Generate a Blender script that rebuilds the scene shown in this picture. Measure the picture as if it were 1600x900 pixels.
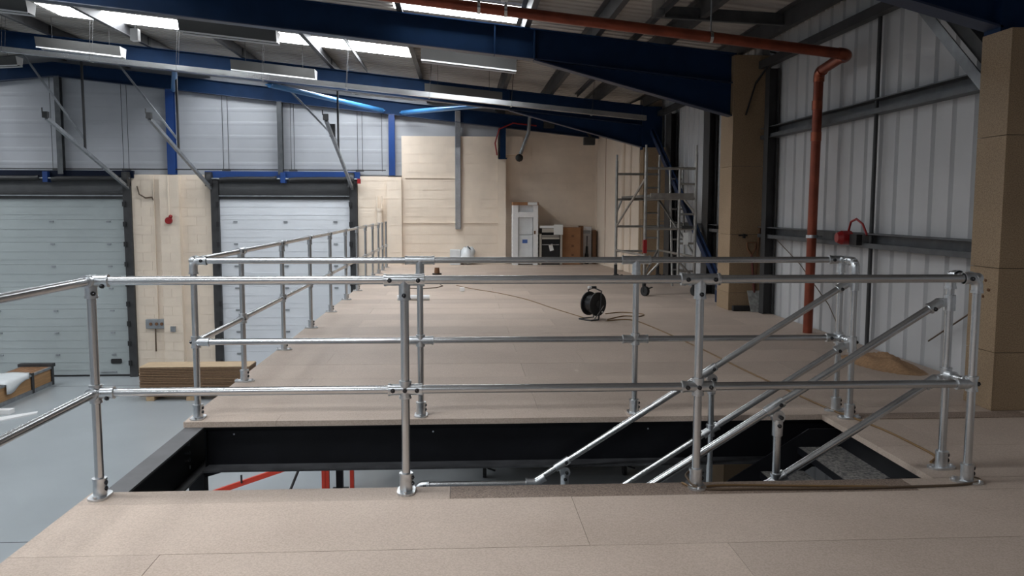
import bpy, bmesh, math, random
from mathutils import Vector, Matrix
random.seed(7)
for o in list(bpy.data.objects): bpy.data.objects.remove(o, do_unlink=True)
S = bpy.context.scene
C = S.collection
D = 2.85            # deck height above the warehouse floor; every z below is measured from the deck top

# ------------------------------------------------------------ camera
cam_d = bpy.data.cameras.new('camera'); cam = bpy.data.objects.new('camera', cam_d); C.objects.link(cam)
F, PIT, YAW, ROLL, HC = 1319.6, .0948, .0598, .0023, 1.4387
cam_d.sensor_fit = 'HORIZONTAL'; cam_d.sensor_width = 36; cam_d.lens = F/1600*36
cam_d.clip_start = .05; cam_d.clip_end = 200
cy, sy = math.cos(YAW), math.sin(YAW); cp, sp = math.cos(PIT), math.sin(PIT)
fw = Vector((sy*cp, cy*cp, -sp)); rt = Vector((cy, -sy, 0)); up = Vector((sy*sp, cy*sp, cp))
r2 = rt*math.cos(ROLL) + up*math.sin(ROLL); u2 = up*math.cos(ROLL) - rt*math.sin(ROLL)
M = Matrix((r2, u2, -fw)).transposed().to_4x4(); M.translation = (0, 0, D+HC)
cam.matrix_world = M
S.camera = cam
# ------------------------------------------------------------ world, light level
S.view_settings.view_transform = 'Standard'; S.view_settings.look = 'None'
S.view_settings.gamma = 1; S.view_settings.use_curve_mapping = False
S.view_settings.exposure = 0.0
W = bpy.data.worlds.new('overcast'); S.world = W; W.use_nodes = True
bg = W.node_tree.nodes['Background']; bg.inputs[0].default_value = (.80, .88, 1, 1); bg.inputs[1].default_value = 1.0
SKYLIGHT = 19.5      # brightness of the translucent rooflights (overcast daylight)

# ------------------------------------------------------------ materials
def mat(name, col, rough=.6, metal=0., var=0., scale=8., bump=0., bscale=60., col2=None, spec=None, obj_var=0., detail=4, emit=None, stretch=None):
    m = bpy.data.materials.new(name); m.use_nodes = True
    n = m.node_tree.nodes; l = m.node_tree.links; b = n['Principled BSDF']
    b.inputs['Base Color'].default_value = (*col, 1); b.inputs['Roughness'].default_value = rough; b.inputs['Metallic'].default_value = metal
    if spec is not None: b.inputs['Specular IOR Level'].default_value = spec
    tc = n.new('ShaderNodeTexCoord'); geo = n.new('ShaderNodeNewGeometry')
    vec = geo.outputs['Position']
    if stretch:
        mp = n.new('ShaderNodeMapping'); mp.inputs['Scale'].default_value = stretch; l.new(vec, mp.inputs['Vector']); vec = mp.outputs[0]
    src = None
    if var or col2:
        nz = n.new('ShaderNodeTexNoise'); nz.inputs['Scale'].default_value = scale; nz.inputs['Detail'].default_value = detail
        l.new(vec, nz.inputs['Vector'])
        rp = n.new('ShaderNodeValToRGB'); c2 = col2 or tuple(c*(1-var) for c in col)
        rp.color_ramp.elements[0].position = .35; rp.color_ramp.elements[1].position = .65
        rp.color_ramp.elements[0].color = (*c2, 1); rp.color_ramp.elements[1].color = (*col, 1)
        l.new(nz.outputs['Fac'], rp.inputs['Fac']); src = rp.outputs['Color']
    if obj_var:
        oi = n.new('ShaderNodeObjectInfo'); mr = n.new('ShaderNodeMapRange')
        mr.inputs['To Min'].default_value = 1-obj_var; mr.inputs['To Max'].default_value = 1+obj_var*.4
        l.new(oi.outputs['Random'], mr.inputs['Value'])
        mx = n.new('ShaderNodeVectorMath'); mx.operation = 'SCALE'
        if src: l.new(src, mx.inputs[0])
        else: mx.inputs[0].default_value = col
        l.new(mr.outputs[0], mx.inputs['Scale']); src = mx.outputs[0]
    if src: l.new(src, b.inputs['Base Color'])
    if bump:
        bn = n.new('ShaderNodeTexNoise'); bn.inputs['Scale'].default_value = bscale; bn.inputs['Detail'].default_value = 3
        l.new(geo.outputs['Position'], bn.inputs['Vector'])
        bp = n.new('ShaderNodeBump'); bp.inputs['Strength'].default_value = bump; bp.inputs['Distance'].default_value = .004
        l.new(bn.outputs['Fac'], bp.inputs['Height']); l.new(bp.outputs[0], b.inputs['Normal'])
    if emit:
        b.inputs['Emission Color'].default_value = (*emit[0], 1); b.inputs['Emission Strength'].default_value = emit[1]
    return m
def chipmat(name, col, dark, fleck):
    m = mat(name, col, .62, 0, 0, 1, .25, 180, obj_var=.0)
    n = m.node_tree.nodes; l = m.node_tree.links; b = n['Principled BSDF']; geo = n.new('ShaderNodeNewGeometry')
    a = n.new('ShaderNodeTexNoise'); a.inputs['Scale'].default_value = 130; a.inputs['Detail'].default_value = 2
    c = n.new('ShaderNodeTexNoise'); c.inputs['Scale'].default_value = 1.6; c.inputs['Detail'].default_value = 5
    l.new(geo.outputs['Position'], a.inputs['Vector']); l.new(geo.outputs['Position'], c.inputs['Vector'])
    r1 = n.new('ShaderNodeValToRGB'); r1.color_ramp.elements[0].position = .36; r1.color_ramp.elements[1].position = .62
    r1.color_ramp.elements[0].color = (*fleck, 1); r1.color_ramp.elements[1].color = (*col, 1); l.new(a.outputs['Fac'], r1.inputs[0])
    r3 = n.new('ShaderNodeValToRGB'); r3.color_ramp.elements[0].position = .3; r3.color_ramp.elements[1].position = .7
    r3.color_ramp.elements[0].color = (*dark, 1); r3.color_ramp.elements[1].color = (1, 1, 1, 1); l.new(c.outputs['Fac'], r3.inputs[0])
    mx = n.new('ShaderNodeMix'); mx.data_type = 'RGBA'; mx.blend_type = 'MULTIPLY'; mx.inputs['Factor'].default_value = 1
    l.new(r1.outputs[0], mx.inputs[6]); l.new(r3.outputs[0], mx.inputs[7])
    oi = n.new('ShaderNodeObjectInfo'); mr = n.new('ShaderNodeMapRange'); mr.inputs['To Min'].default_value = .89; mr.inputs['To Max'].default_value = 1.05
    l.new(oi.outputs['Random'], mr.inputs['Value'])
    sc = n.new('ShaderNodeVectorMath'); sc.operation = 'SCALE'; l.new(mx.outputs[2], sc.inputs[0]); l.new(mr.outputs[0], sc.inputs['Scale'])
    l.new(sc.outputs[0], b.inputs['Base Color'])
    return m
GALV = mat('galvanised_tube', (.60, .61, .62), .27, .95, .10, 5)
CAST = mat('galvanised_casting', (.66, .68, .70), .30, .95, .15, 40, .06, 150)
GALVD = mat('galvanised_section', (.34, .36, .38), .5, .7, .25, 7)
SCREW = mat('zinc_screw', (.80, .81, .83), .2, 1.)
GRUB = mat('dark_set_screw', (.07, .07, .075), .25, .9)
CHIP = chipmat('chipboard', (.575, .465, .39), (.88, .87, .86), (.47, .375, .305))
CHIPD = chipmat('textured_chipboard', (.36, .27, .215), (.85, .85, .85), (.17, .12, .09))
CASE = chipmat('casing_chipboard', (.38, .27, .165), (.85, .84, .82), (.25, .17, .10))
CREAM = mat('cream_paint', (.79, .675, .555), .55, 0, .06, 2.5, .25, 35)
CREAMB = mat('cream_block_paint', (.79, .675, .555), .6, 0, .07, 3, .5, 45, obj_var=.03)
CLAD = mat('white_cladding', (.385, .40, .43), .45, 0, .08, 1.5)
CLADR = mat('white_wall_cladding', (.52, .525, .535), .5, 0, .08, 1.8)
ROOF = mat('roof_liner', (.40, .375, .345), .6, 0, .2, 1.2)
NAVY = mat('navy_paint', (.008, .028, .078), .6, 0, .2, 3, spec=.12)
NAVYD = mat('dark_navy_paint', (.003, .007, .022), .6, 0, .2, 3, spec=.15)
BLUE = mat('blue_paint', (.012, .05, .20), .35, 0, .15, 3)
TUBEB = mat('blue_tube_paint', (.05, .20, .45), .28, .3)
BLACK = mat('black_steel_paint', (.006, .0065, .009), .5, 0, .3, 6, spec=.25)
BLACKF = mat('dark_grey_flange', (.05, .051, .055), .5, 0, .5, 9)  # mottled dark grey, paler than the rest of the black beam
GIRTM = mat('wall_rail_steel', (.11, .117, .125), .5, .5, .25, 7)
BLACKG = mat('grey_steel_top', (.12, .12, .125), .6, 0, .25, 6)
DARK = mat('dark_steel', (.045, .045, .047), .55, .2, .3, 5)
RUBBER = mat('black_rubber', (.010, .010, .011), .6)
COPPER = mat('copper_pipe', (.27, .062, .032), .38, .5, .35, 5, 0, 1)
COPPERF = mat('copper_fitting', (.34, .095, .05), .28, .75, .25, 9)
EPOXY = mat('grey_floor_paint', (.325, .355, .375), .32, 0, .08, .8, .05, 20)
JOINT = mat('floor_joint', (.05, .05, .055), .7)
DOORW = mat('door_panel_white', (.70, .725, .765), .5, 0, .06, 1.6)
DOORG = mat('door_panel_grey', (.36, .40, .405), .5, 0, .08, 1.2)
PURL = mat('purlin_steel', (.07, .07, .074), .55, .4, .3, 4)
SKYP = mat('rooflight_sheet', (.8, .8, .8), .4, emit=((.93, .97, 1.0), SKYLIGHT))
FIX = mat('light_reflector', (.06, .059, .057), .45, 0, .15, 3)
WHITE = mat('white_plastic', (.80, .80, .80), .4)
FOAM = mat('white_foam', (.78, .78, .78), .8, 0, .05, 20)
FILM = mat('white_film', (.74, .77, .79), .3, 0, .1, 6)
CARD = mat('cardboard', (.30, .145, .065), .8, 0, .12, 6)
CARDD = mat('dark_cardboard', (.16, .075, .035), .8, 0, .12, 6)
OVEN = mat('black_appliance', (.015, .016, .018), .25)
STEEL = mat('appliance_trim', (.55, .52, .46), .35, .5)
PAPER = mat('paper', (.75, .76, .74), .8)
BLUEL = mat('blue_label', (.06, .13, .38), .6)
RED = mat('red_plastic', (.27, .009, .011), .4)
REDP = mat('red_steel_paint', (.62, .045, .02), .4)
BRACEB = mat('dull_blue_paint', (.010, .028, .085), .5, 0, .3, 4, spec=.25)
HANDLE = mat('red_brown_handle', (.10, .018, .012), .5)
NAVYF = mat('deck_lit_navy_flange', (.016, .03, .075), .4, 0, .3, 5)  # lighter navy: light thrown up from the deck is put into the colour
SAW = mat('sawdust', (.40, .235, .125), .95, 0, .3, 40, 1., 120)
ALU = mat('scaffold_tube', (.40, .385, .36), .38, .75, .25, 9)
WOOD = mat('crate_ply', (.40, .225, .10), .65, 0, .25, 5, stretch=(1, .3, 6))
WOODD = mat('skid_timber', (.48, .34, .20), .8, 0, .3, 8)
SLATM = mat('crate_slat', (.27, .135, .06), .6, 0, .3, 8)
MDF = mat('board_edge', (.25, .15, .085), .8, 0, .25, 30, obj_var=.15)
MDFT = mat('board_face', (.50, .37, .24), .7, 0, .1, 6)
CORD = mat('ochre_cord', (.20, .115, .045), .6)
CORDD = mat('dark_cord', (.10, .065, .04), .6)
CHEQ = mat('worn_tread_plate', (.10, .10, .105), .45, .4, 0, 60, .8, 60, col2=(.42, .40, .37), detail=2)
CONC = mat('spade_steel', (.42, .42, .40), .6, .3, .4, 25)
SEAL = mat('dark_header', (.085, .087, .092), .6, 0, .15, 3)

# ------------------------------------------------------------ mesh building
class MB:
    def __init__(s): s.v = []; s.f = []; s.sm = []
    def add(s, vs, fs, smooth=False):
        k = len(s.v); s.v += [Vector(p) for p in vs]
        for f in fs: s.f.append([i+k for i in f]); s.sm.append(smooth)
        return s
    def box(s, x0, x1, y0, y1, z0, z1):
        return s.add([(x0,y0,z0),(x1,y0,z0),(x1,y1,z0),(x0,y1,z0),(x0,y0,z1),(x1,y0,z1),(x1,y1,z1),(x0,y1,z1)],
                     [(3,2,1,0),(4,5,6,7),(0,1,5,4),(1,2,6,5),(2,3,7,6),(3,0,4,7)])
    def bar(s, p0, p1, w, h, upv=(0,0,1)):      # box along p0-p1, w across, h along upv
        p0, p1 = Vector(p0), Vector(p1); a = (p1-p0).normalized(); sd = a.cross(Vector(upv)).normalized(); u = sd.cross(a)
        vs = []
        for p in (p0, p1):
            for i, j in ((-1,-1),(1,-1),(1,1),(-1,1)): vs.append(p+sd*(w/2*i)+u*(h/2*j))
        return s.add(vs, [(0,1,2,3),(7,6,5,4),(0,4,5,1),(1,5,6,2),(2,6,7,3),(3,7,4,0)])
    def tube(s, pts, r, n=12, cap=True, r1=None):
        pts = [Vector(p) for p in pts]; m = len(pts); vs = []; ref = None
        for i, p in enumerate(pts):
            t = ((pts[min(i+1,m-1)]-p).normalized() + (p-pts[max(i-1,0)]).normalized()).normalized()
            if ref is None: ref = t.cross(Vector((0,0,1)) if abs(t.z) < .9 else Vector((1,0,0))).normalized()
            ref = (ref - t*ref.dot(t)).normalized(); b = t.cross(ref)
            rr = r if r1 is None else r+(r1-r)*i/(m-1)
            for k in range(n):
                a = 2*math.pi*k/n; vs.append(p+ref*(rr*math.cos(a))+b*(rr*math.sin(a)))
        fs = [(i*n+k, i*n+(k+1)%n, (i+1)*n+(k+1)%n, (i+1)*n+k) for i in range(m-1) for k in range(n)]
        s.add(vs, fs, True)
        if cap:
            s.add(vs[:n], [tuple(reversed(range(n)))]); s.add(vs[-n:], [tuple(range(n))])
        return s
    def prism(s, poly, axis, a0, a1):           # poly in the two other axes, in xyz order
        n = len(poly)
        def P(q, a): return (a,q[0],q[1]) if axis == 0 else (q[0],a,q[1]) if axis == 1 else (q[0],q[1],a)
        return s.add([P(q,a0) for q in poly]+[P(q,a1) for q in poly],
                     [list(range(n))[::-1], list(range(n,2*n))]+[(i,(i+1)%n,n+(i+1)%n,n+i) for i in range(n)])
    def ball(s, c, r, n=8, sz=1.):
        vs = []; fs = []; c = Vector(c); m = n//2
        for i in range(m+1):
            for k in range(n):
                t = math.pi*i/m; a = 2*math.pi*k/n
                vs.append(c+Vector((r*math.sin(t)*math.cos(a), r*math.sin(t)*math.sin(a), r*sz*math.cos(t))))
        for i in range(m):
            for k in range(n): fs.append((i*n+k,(i+1)*n+k,(i+1)*n+(k+1)%n,i*n+(k+1)%n))
        return s.add(vs, fs, True)
    def build(s, name, m, parent=None, bevel=0, origin=None):
        me = bpy.data.meshes.new(name)
        if origin is None:
            if parent is not None: origin = parent['_w']
            else:
                lo = Vector([min(v[i] for v in s.v) for i in range(3)]); hi = Vector([max(v[i] for v in s.v) for i in range(3)])
                origin = ((lo.x+hi.x)/2, (lo.y+hi.y)/2, lo.z)
        o0 = Vector(origin)
        me.from_pydata([v-o0 for v in s.v], [], s.f); me.validate()
        if len(me.polygons) == len(s.sm): me.polygons.foreach_set('use_smooth', s.sm)
        bm = bmesh.new(); bm.from_mesh(me); bmesh.ops.recalc_face_normals(bm, faces=bm.faces); bm.to_mesh(me); bm.free()
        me.materials.append(m)
        o = bpy.data.objects.new(name, me); C.objects.link(o); o['_w'] = list(o0)
        if parent is not None:
            o.parent = parent; o.location = o0-Vector(parent['_w'])
        else: o.location = o0+Vector((0,0,D))
        if bevel:
            b = o.modifiers.new('bevel', 'BEVEL'); b.width = bevel; b.segments = 2; b.limit_method = 'ANGLE'
        return o
def clone(o, parent, off):                       # copy sharing the mesh, shifted by off
    c = o.copy(); C.objects.link(c); c.parent = parent
    w = Vector(o['_w'])+Vector(off); c['_w'] = list(w); c.location = w-Vector(parent['_w']); return c
def copy_tree(o, off, parent=None):
    c = o.copy(); C.objects.link(c)
    w = Vector(o['_w'])+Vector(off); c['_w'] = list(w)
    if parent is None: c.location = Vector(o.location)+Vector(off)
    else: c.parent = parent
    for ch in list(o.children): copy_tree(ch, off, c)
    return c
def tag(o, label, cat, group=None, kind=None):
    o['label'] = label; o['category'] = cat
    if group: o['group'] = group
    if kind: o['kind'] = kind
    return o
def T(name, loc, label, cat, group=None):
    o = bpy.data.objects.new(name, None); C.objects.link(o); o.empty_display_size = .1
    o['_w'] = list(loc); o.location = Vector(loc)+Vector((0,0,D)); return tag(o, label, cat, group)
def ST(name, loc=(0,0,0)):
    o = bpy.data.objects.new(name, None); C.objects.link(o); o['_w'] = list(loc); o.location = Vector(loc)+Vector((0,0,D)); o['kind'] = 'structure'; return o
def struct(o): o['kind'] = 'structure'; return o
B = lambda *a: MB().box(*a)

XR, XL, XRIDGE, YG, YF, FZ = 4.27, -24., -9.9, 21.75, -6., -2.85
def zraf(X): return 3.46-.105*(X-.95) if X >= XRIDGE else 3.46-.105*(2*XRIDGE-X-.95)   # underside of the rafters
def zroof(X): return zraf(X)+.63
# ============================================================ SETTING
fl = ST('floor', (-10, 8, FZ))
B(XL, XR+.3, YF, YG+.4, FZ-.2, FZ).build('slab', EPOXY, fl)
for a in ((-24, XR, 10.83, 10.845), (-24, -2, 20.55, 20.565), (-24, XR, 1.0, 1.015)): B(a[0], a[1], a[2], a[3], FZ, FZ+.0015).build('floor_joint', JOINT, fl)
for x in (-12., -4.55): B(x, x+.012, YF, YG, FZ, FZ+.0012).build('floor_joint', JOINT, fl)
# ---- roof: corrugated liner sheets, one object per sheet, rooflights in the gaps
ceil = ST('ceiling', (XRIDGE, 8, zroof(XRIDGE)))
def sheet_prof(y0, w, n=5, d=.032):
    pr = []; p = w/n
    for i in range(n):
        a = y0+i*p; pr += [(a,0),(a+p*.55,0),(a+p*.66,d),(a+p*.89,d)]
    return pr+[(y0+w, 0)]
def roof_sheet(y0, xa, xb):
    pr = sheet_prof(y0, 1.0); mb = MB(); n = len(pr)
    vs = [(x, y, zroof(x)+dz) for x in (xa, xb) for y, dz in pr]
    return mb.add(vs, [(i, i+1, n+i+1, n+i) for i in range(n-1)])
LIGHTS = []
for yc in (20, 16, 10, 4, -2):
    for a in ((-3.4,-.95), (-6.1,-5.0)) if yc == 20 else ((-7.4,-5.0),) if yc == 10 else ((-3.4,-.95), (-7.4,-5.0)): LIGHTS.append((yc-.45, a[0], a[1]))  # short end-bay sheet is an unseen addition, sized to brighten the gable cladding
    for a in ((-14.8,-12.4), (-18.9,-16.4)): LIGHTS.append((yc-.45, a[0], a[1]))
LIGHTS.append((11.55, -.95, .95))
nwin = 1
y = -6.45
while y < YG+.2:
    gaps = sorted([(a, b) for (yy, a, b) in LIGHTS if abs(yy-y) < .01])
    for lo, hi in ((XL, XRIDGE), (XRIDGE, XR+.15)):
        cuts = [g for g in gaps if lo <= g[0] < hi]; x = lo
        for a, b in cuts+[(hi, hi)]:
            if a-x > .05: roof_sheet(y, x, a).build('roof_sheet', ROOF, ceil)
            x = b
    y += 1.0
for (yy, a, b) in LIGHTS:
    w = struct(roof_sheet(yy, a, b).build('window_%d' % nwin, SKYP)); nwin += 1
    w['label'] = 'translucent rooflight sheet glowing with daylight'
# ---- gable wall (with the doors) : upper cladding
wb = ST('wall_back', (-10, YG, FZ))
def clad_row(x0, x1, z0, z1, n=14):
    mb = MB(); lev = []; z = z0
    while z < z1-.01:
        lev += [(z, 0), (min(z+.22, z1), 0), (min(z+.26, z1), .005), (min(z+.30, z1), .005)]; z += .333
    lev.append((z1, 0)); xs = [x0+(x1-x0)*i/n for i in range(n+1)]; m = len(lev)
    if min(zroof(x0), zroof(x1)) < z0 and max(zroof(x0), zroof(x1)) < z0: return None
    vs = [(x, YG-dy, max(z0-.0, min(z, zroof(x)-.02))) for x in xs for z, dy in lev]
    fs = [(i*m+j, (i+1)*m+j, (i+1)*m+j+1, i*m+j+1) for i in range(n) for j in range(m-1)]
    return mb.add(vs, fs)
PX = [-23.9, -20.6, -17.8, -15.2, -12.55, -9.83, -7.16, -4.5, -1.74, .95]
for x0, x1 in zip(PX, PX[1:]):
    for z0, z1 in ((2.24, 3.24), (3.24, 4.24), (4.24, 5.24)):
        mb = clad_row(x0, x1, z0, z1)
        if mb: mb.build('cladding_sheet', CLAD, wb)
for x in (-10.05,-9.93,-8.35,-8.22,-5.92,-5.79,-4.25,-4.17,-2.6,-2.48,-1.99,-11.5,-11.38):    # thin twin hanger rods in front of the sheets
    MB().tube([(x, YG-.09, 2.34), (x+.0, YG-.09, zraf(x))], .007, 6).build('hanger_rod', DARK, wb)
MB().tube([(-14, YG-.10, 2.37), (-1.9, YG-.10, 2.37)], .014, 8).build('conduit', DARK, wb)
for x in (-9.95,-8.28,-5.85,-4.2,-2.55): B(x-.10, x+.10, YG-.13, YG-.07, 2.335, 2.385).build('conduit_box', DARK, wb)
# outer skin so that no sky shows round the edges
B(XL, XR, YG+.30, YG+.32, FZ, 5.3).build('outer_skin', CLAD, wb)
# ---- cream blockwork below
fullb = {}
def blockwall(par, x0, x1, z0, z1, yf, zmin=None):
    h = .225; L = .45; r = 0; z = z0
    while z < z1-.04:
        zt = min(z+h, z1); x = x0-(L/2 if r % 2 else 0)
        while x < x1-.02:
            a, b = max(x, x0), min(x+L, x1)
            if b-a > .03 and (zmin is None or zt > zmin):
                key = (round(b-a, 3), round(zt-z, 3))
                if key in fullb:
                    src = fullb[key]; c = src.copy(); C.objects.link(c); c.parent = par; w = Vector((a, yf, z)); c['_w'] = list(w); c.location = w-Vector(par['_w'])
                else:
                    fullb[key] = B(a+.004, b-.004, yf-.008, yf, z+.004, zt-.004).build('block', CREAMB, par, origin=(a, yf, z))
            x += L
        z = zt; r += 1
def pier(name, x0, x1, yf, z1, z0=FZ, blocks=True, zmin=None, yb=YG+.28):
    p = ST(name, ((x0+x1)/2, (yf+yb)/2, FZ))
    B(x0, x1, yf, yb, z0, z1).build('masonry', CREAM, p)
    if blocks: blockwall(p, x0, x1, z0, z1, yf, zmin)
    return p
pier('wall_back', -8.20, -6.24, YG-.05, 2.24)
pier('wall_back', -7.47, -7.00, YG-.22, 2.22, yb=YG-.058)
pier('wall_back', -2.62, -1.86, YG-.05, 2.22)
pier('wall_back', -1.87, -1.50, YG-.25, 2.20)
pier('wall_back', -1.50, .93, YG-.12, 3.23, zmin=-.1)
pier('wall_back', .93, 1.13, YG-.16, 2.66, blocks=False)
pw = pier('wall_back', 1.13, 3.56, YG+.12, 4.0, zmin=-.1)
B(1.125, 1.56, YG-.10, YG+.114, 2.78, 3.24).build('bulkhead_block', CREAM, pw)
B(3.46, 3.56, YG+.05, YG+.114, 0, 3.4).build('corner_strip', CREAM, pw)
rw = pier('wall_back', -24, -15.9, YG-.05, 2.24, blocks=False)
pier('wall_back', -12.1, -11.95, YG-.05, 2.24, blocks=False)
# grooves / conduits on the cream walls
for (x0,x1,z) in ((-1.42,-.13,2.185),(-1.48,.92,1.055)):
    B(x0, x1, YG-.150, YG-.128, z-.012, z+.012).build('conduit_strip', CREAM, pw)
# angled return wall at the back right
ret = ST('wall_right', (3.7, 19.9, FZ))
MB().prism([(3.50, YG+.10), (3.79, 17.98), (4.26, 17.98), (4.26, YG+.10)], 2, FZ, 3.72).build('masonry', CREAM, ret)
MB().tube([(3.585, 20.9, .05), (3.585, 20.9, 3.3)], .022, 8).build('conduit', CARD, ret)
MB().tube([(3.565, 20.9, .9), (3.56, 21.1, 2.2)], .012, 8).build('conduit', CREAM, ret)
MB().tube([(3.73, 18.6, .02), (3.73, 18.6, 2.95)], .035, 10).build('conduit', CREAM, ret)
MB().tube([(3.69, 19.2, .02), (3.69, 19.2, 2.95)], .09, 12).build('boxing', CREAM, ret)
# ---- right wall: vertical profiled white sheets
wr = ST('wall_right', (XR, 8, FZ))
def clad_v(y0, y1, z0, z1, pitch=.32, d=.03):
    pr = [(y0, 0)]; y = y0
    while y < y1-.02:
        for q, dx in ((.03,.0),(.05,d),(.085,d),(.105,0)):
            if y+q < y1: pr.append((y+q, dx))
        y += pitch
    pr.append((y1, 0)); n = len(pr)
    return MB().add([(XR+dx-.0, yy, z) for z in (z0, z1) for yy, dx in pr], [(i, i+1, n+i+1, n+i) for i in range(n-1)])
y = -6.
while y < 18:
    clad_v(y, y+.962, FZ, zroof(XR)+.02).build('cladding_sheet', CLADR, wr); y += .96
B(XR+.12, XR+.15, YF, YG+.3, FZ, 3.9).build('outer_skin', CLADR, wr)
# ---- walls behind and to the left of the camera
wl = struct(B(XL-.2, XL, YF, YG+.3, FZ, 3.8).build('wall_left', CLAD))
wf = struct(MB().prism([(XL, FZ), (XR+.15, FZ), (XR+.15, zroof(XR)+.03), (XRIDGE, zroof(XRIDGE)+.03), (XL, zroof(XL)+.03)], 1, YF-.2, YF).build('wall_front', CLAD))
# ---- doors
def door(name, x0, x1, m):
    d = ST(name, ((x0+x1)/2, YG, FZ)); h = .56
    B(x0-.3, x1+.3, YG+.06, YG+.10, FZ, 2.2).build('backing', SEAL, d)
    a = B(x0, x1, YG-.02, YG+.05, FZ+.045, FZ+h+.041).build('door_panel', m, d, bevel=.004)
    for i in range(1, 8): clone(a, d, (0, 0, h*i))
    for i in range(8):      # faint pressed ribs on every panel
        MB().box(x0+.02, x1-.02, YG-.026, YG-.018, FZ+h*i+.17, FZ+h*i+.18).box(x0+.02, x1-.02, YG-.026, YG-.018, FZ+h*i+.37, FZ+h*i+.38).build('panel_rib', m, d)
    hg = None
    for i in range(1, 8):
        for q in (.12, .5, .88):
            x = x0+(x1-x0)*q
            if hg is None: hg = B(x-.05, x+.05, YG-.04, YG-.02, FZ+h*i-.02, FZ+h*i+.02).build('hinge', GALVD, d, origin=(x, YG-.03, FZ+h*i))
            else:
                w = Vector((x, YG-.03, FZ+h*i)); clone(hg, d, w-Vector(hg['_w']))
    B(x0, x1, YG-.03, YG+.05, FZ+.002, FZ+.045).build('bottom_seal', RUBBER, d)
    B(x0-.05, x1+.05, YG-.06, YG+.06, 1.63, 1.75).build('header_seal', DARK, d)
    B(x0-.02, x1+.02, YG-.02, YG+.055, 1.75, 2.12).build('header_panel', SEAL, d)
    B(x0-.02, x1+.02, YG-.10, YG-.02, 1.70, 1.73).build('header_lip', GALVD, d)
    for s, x in ((-1, x0), (1, x1)):
        e = x+s*.17
        t = MB().box(min(x-s*.02,e), max(x-s*.02,e), YG-.13, YG+.055, FZ, 2.1).build('track', DARK, d)
        for i in range(9): B(min(x-s*.03,x+s*.04), max(x-s*.03,x+s*.04), YG-.17, YG-.13, FZ+.3+i*.5, FZ+.42+i*.5).build('roller_bracket', RUBBER, t)
    return d
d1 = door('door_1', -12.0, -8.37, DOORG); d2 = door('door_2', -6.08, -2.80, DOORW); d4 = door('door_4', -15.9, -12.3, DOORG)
gx = -8.75; MB().prism([(gx-.13, -2.5), (gx-.11,-2.52), (gx+.11,-2.52), (gx+.13,-2.5), (gx+.13,-2.42), (gx+.11,-2.4), (gx-.11,-2.4), (gx-.13,-2.42)], 1, YG-.05, YG-.02).build('hand_grip', RUBBER, d1)
gx = -8.95; B(gx-.2,gx+.2,YG-.045,YG-.02,FZ+.1,FZ+.13).build('lift_handle', GALVD, d1)
B(-3.25,-3.0,YG-.05,YG-.02,-2.5,-2.41).build('hand_grip', RUBBER, d2)
for d, x0, x1, ends in ((d1, -12.0, -8.37, (-8.25,)), (d2, -6.08, -2.80, (-6.24, -2.74))):
    # lintel, torsion shaft, spring drums and the inclined overhead tracks
    B(x0-.3, x1+.25, YG-.12, YG-.03, 2.15, 2.33).build('lintel_rail', BLUE if d is d2 else NAVYD, d)
    xm = (x0+x1)/2
    for a, b in ((x0+.1, xm-.15), (xm+.15, x1-.05)):
        MB().tube([(a, YG-.22, 2.10), (a+.15, YG-.22, 2.12), ((a+b)/2, YG-.22, 2.13), (b-.1, YG-.22, 2.13), (b, YG-.22, 2.15)], .065, 12).build('torsion_spring', RUBBER, d)
    MB().tube([(x0-.15, YG-.22, 2.14), (x1+.2, YG-.22, 2.14)], .02, 8).build('shaft', GALVD, d)
    B(xm-.06, xm+.06, YG-.25, YG-.03, 2.04, 2.30).build('shaft_bracket', BLUE, d)
    for x in ends:
        s = 1 if x > xm else -1
        MB().tube([(x-.04, YG-.22, 2.14), (x+.06, YG-.22, 2.14)], .13, 14).box(x-.09, x+.05, YG-.3, YG-.04, 1.95, 2.3).build('cable_drum', DARK, d)
        t = MB().bar((x, YG-.1, 1.90), (x, 17.6, 3.20), .06, .075).build('overhead_track', GALVD, d)
        B(x-.05, x+.05, 17.52, 17.62, 3.2, 3.32).build('bumper', RUBBER, t)
        MB().tube([(x-.06, 17.56, 3.30), (x-.06, 17.56, 3.40)], .012, 6).build('bumper_stud', RUBBER, t)
        zy = lambda yy: 1.90+(YG-.1-yy)*(1.30/(YG-.1-17.6))
        yh = 19.3
        B(x-.02, x+.02, yh-.025, yh+.025, zy(yh), zraf(x)+.4).build('hanger', DARK, t)
        MB().bar((x, yh, zy(yh)+.25), (x-1.35, yh, zraf(x-1.35)+.35), .03, .04).build('diagonal_hanger', GALVD, t)
MB().box(-2.92, -2.80, 19.2, 19.29, 3.0, 3.28).build('limit_switch_box', RUBBER, d2)
B(-2.60, -2.52, YG-.28, YG-.18, 2.03, 2.15).build('motor_switch', RED, d2)
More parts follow.
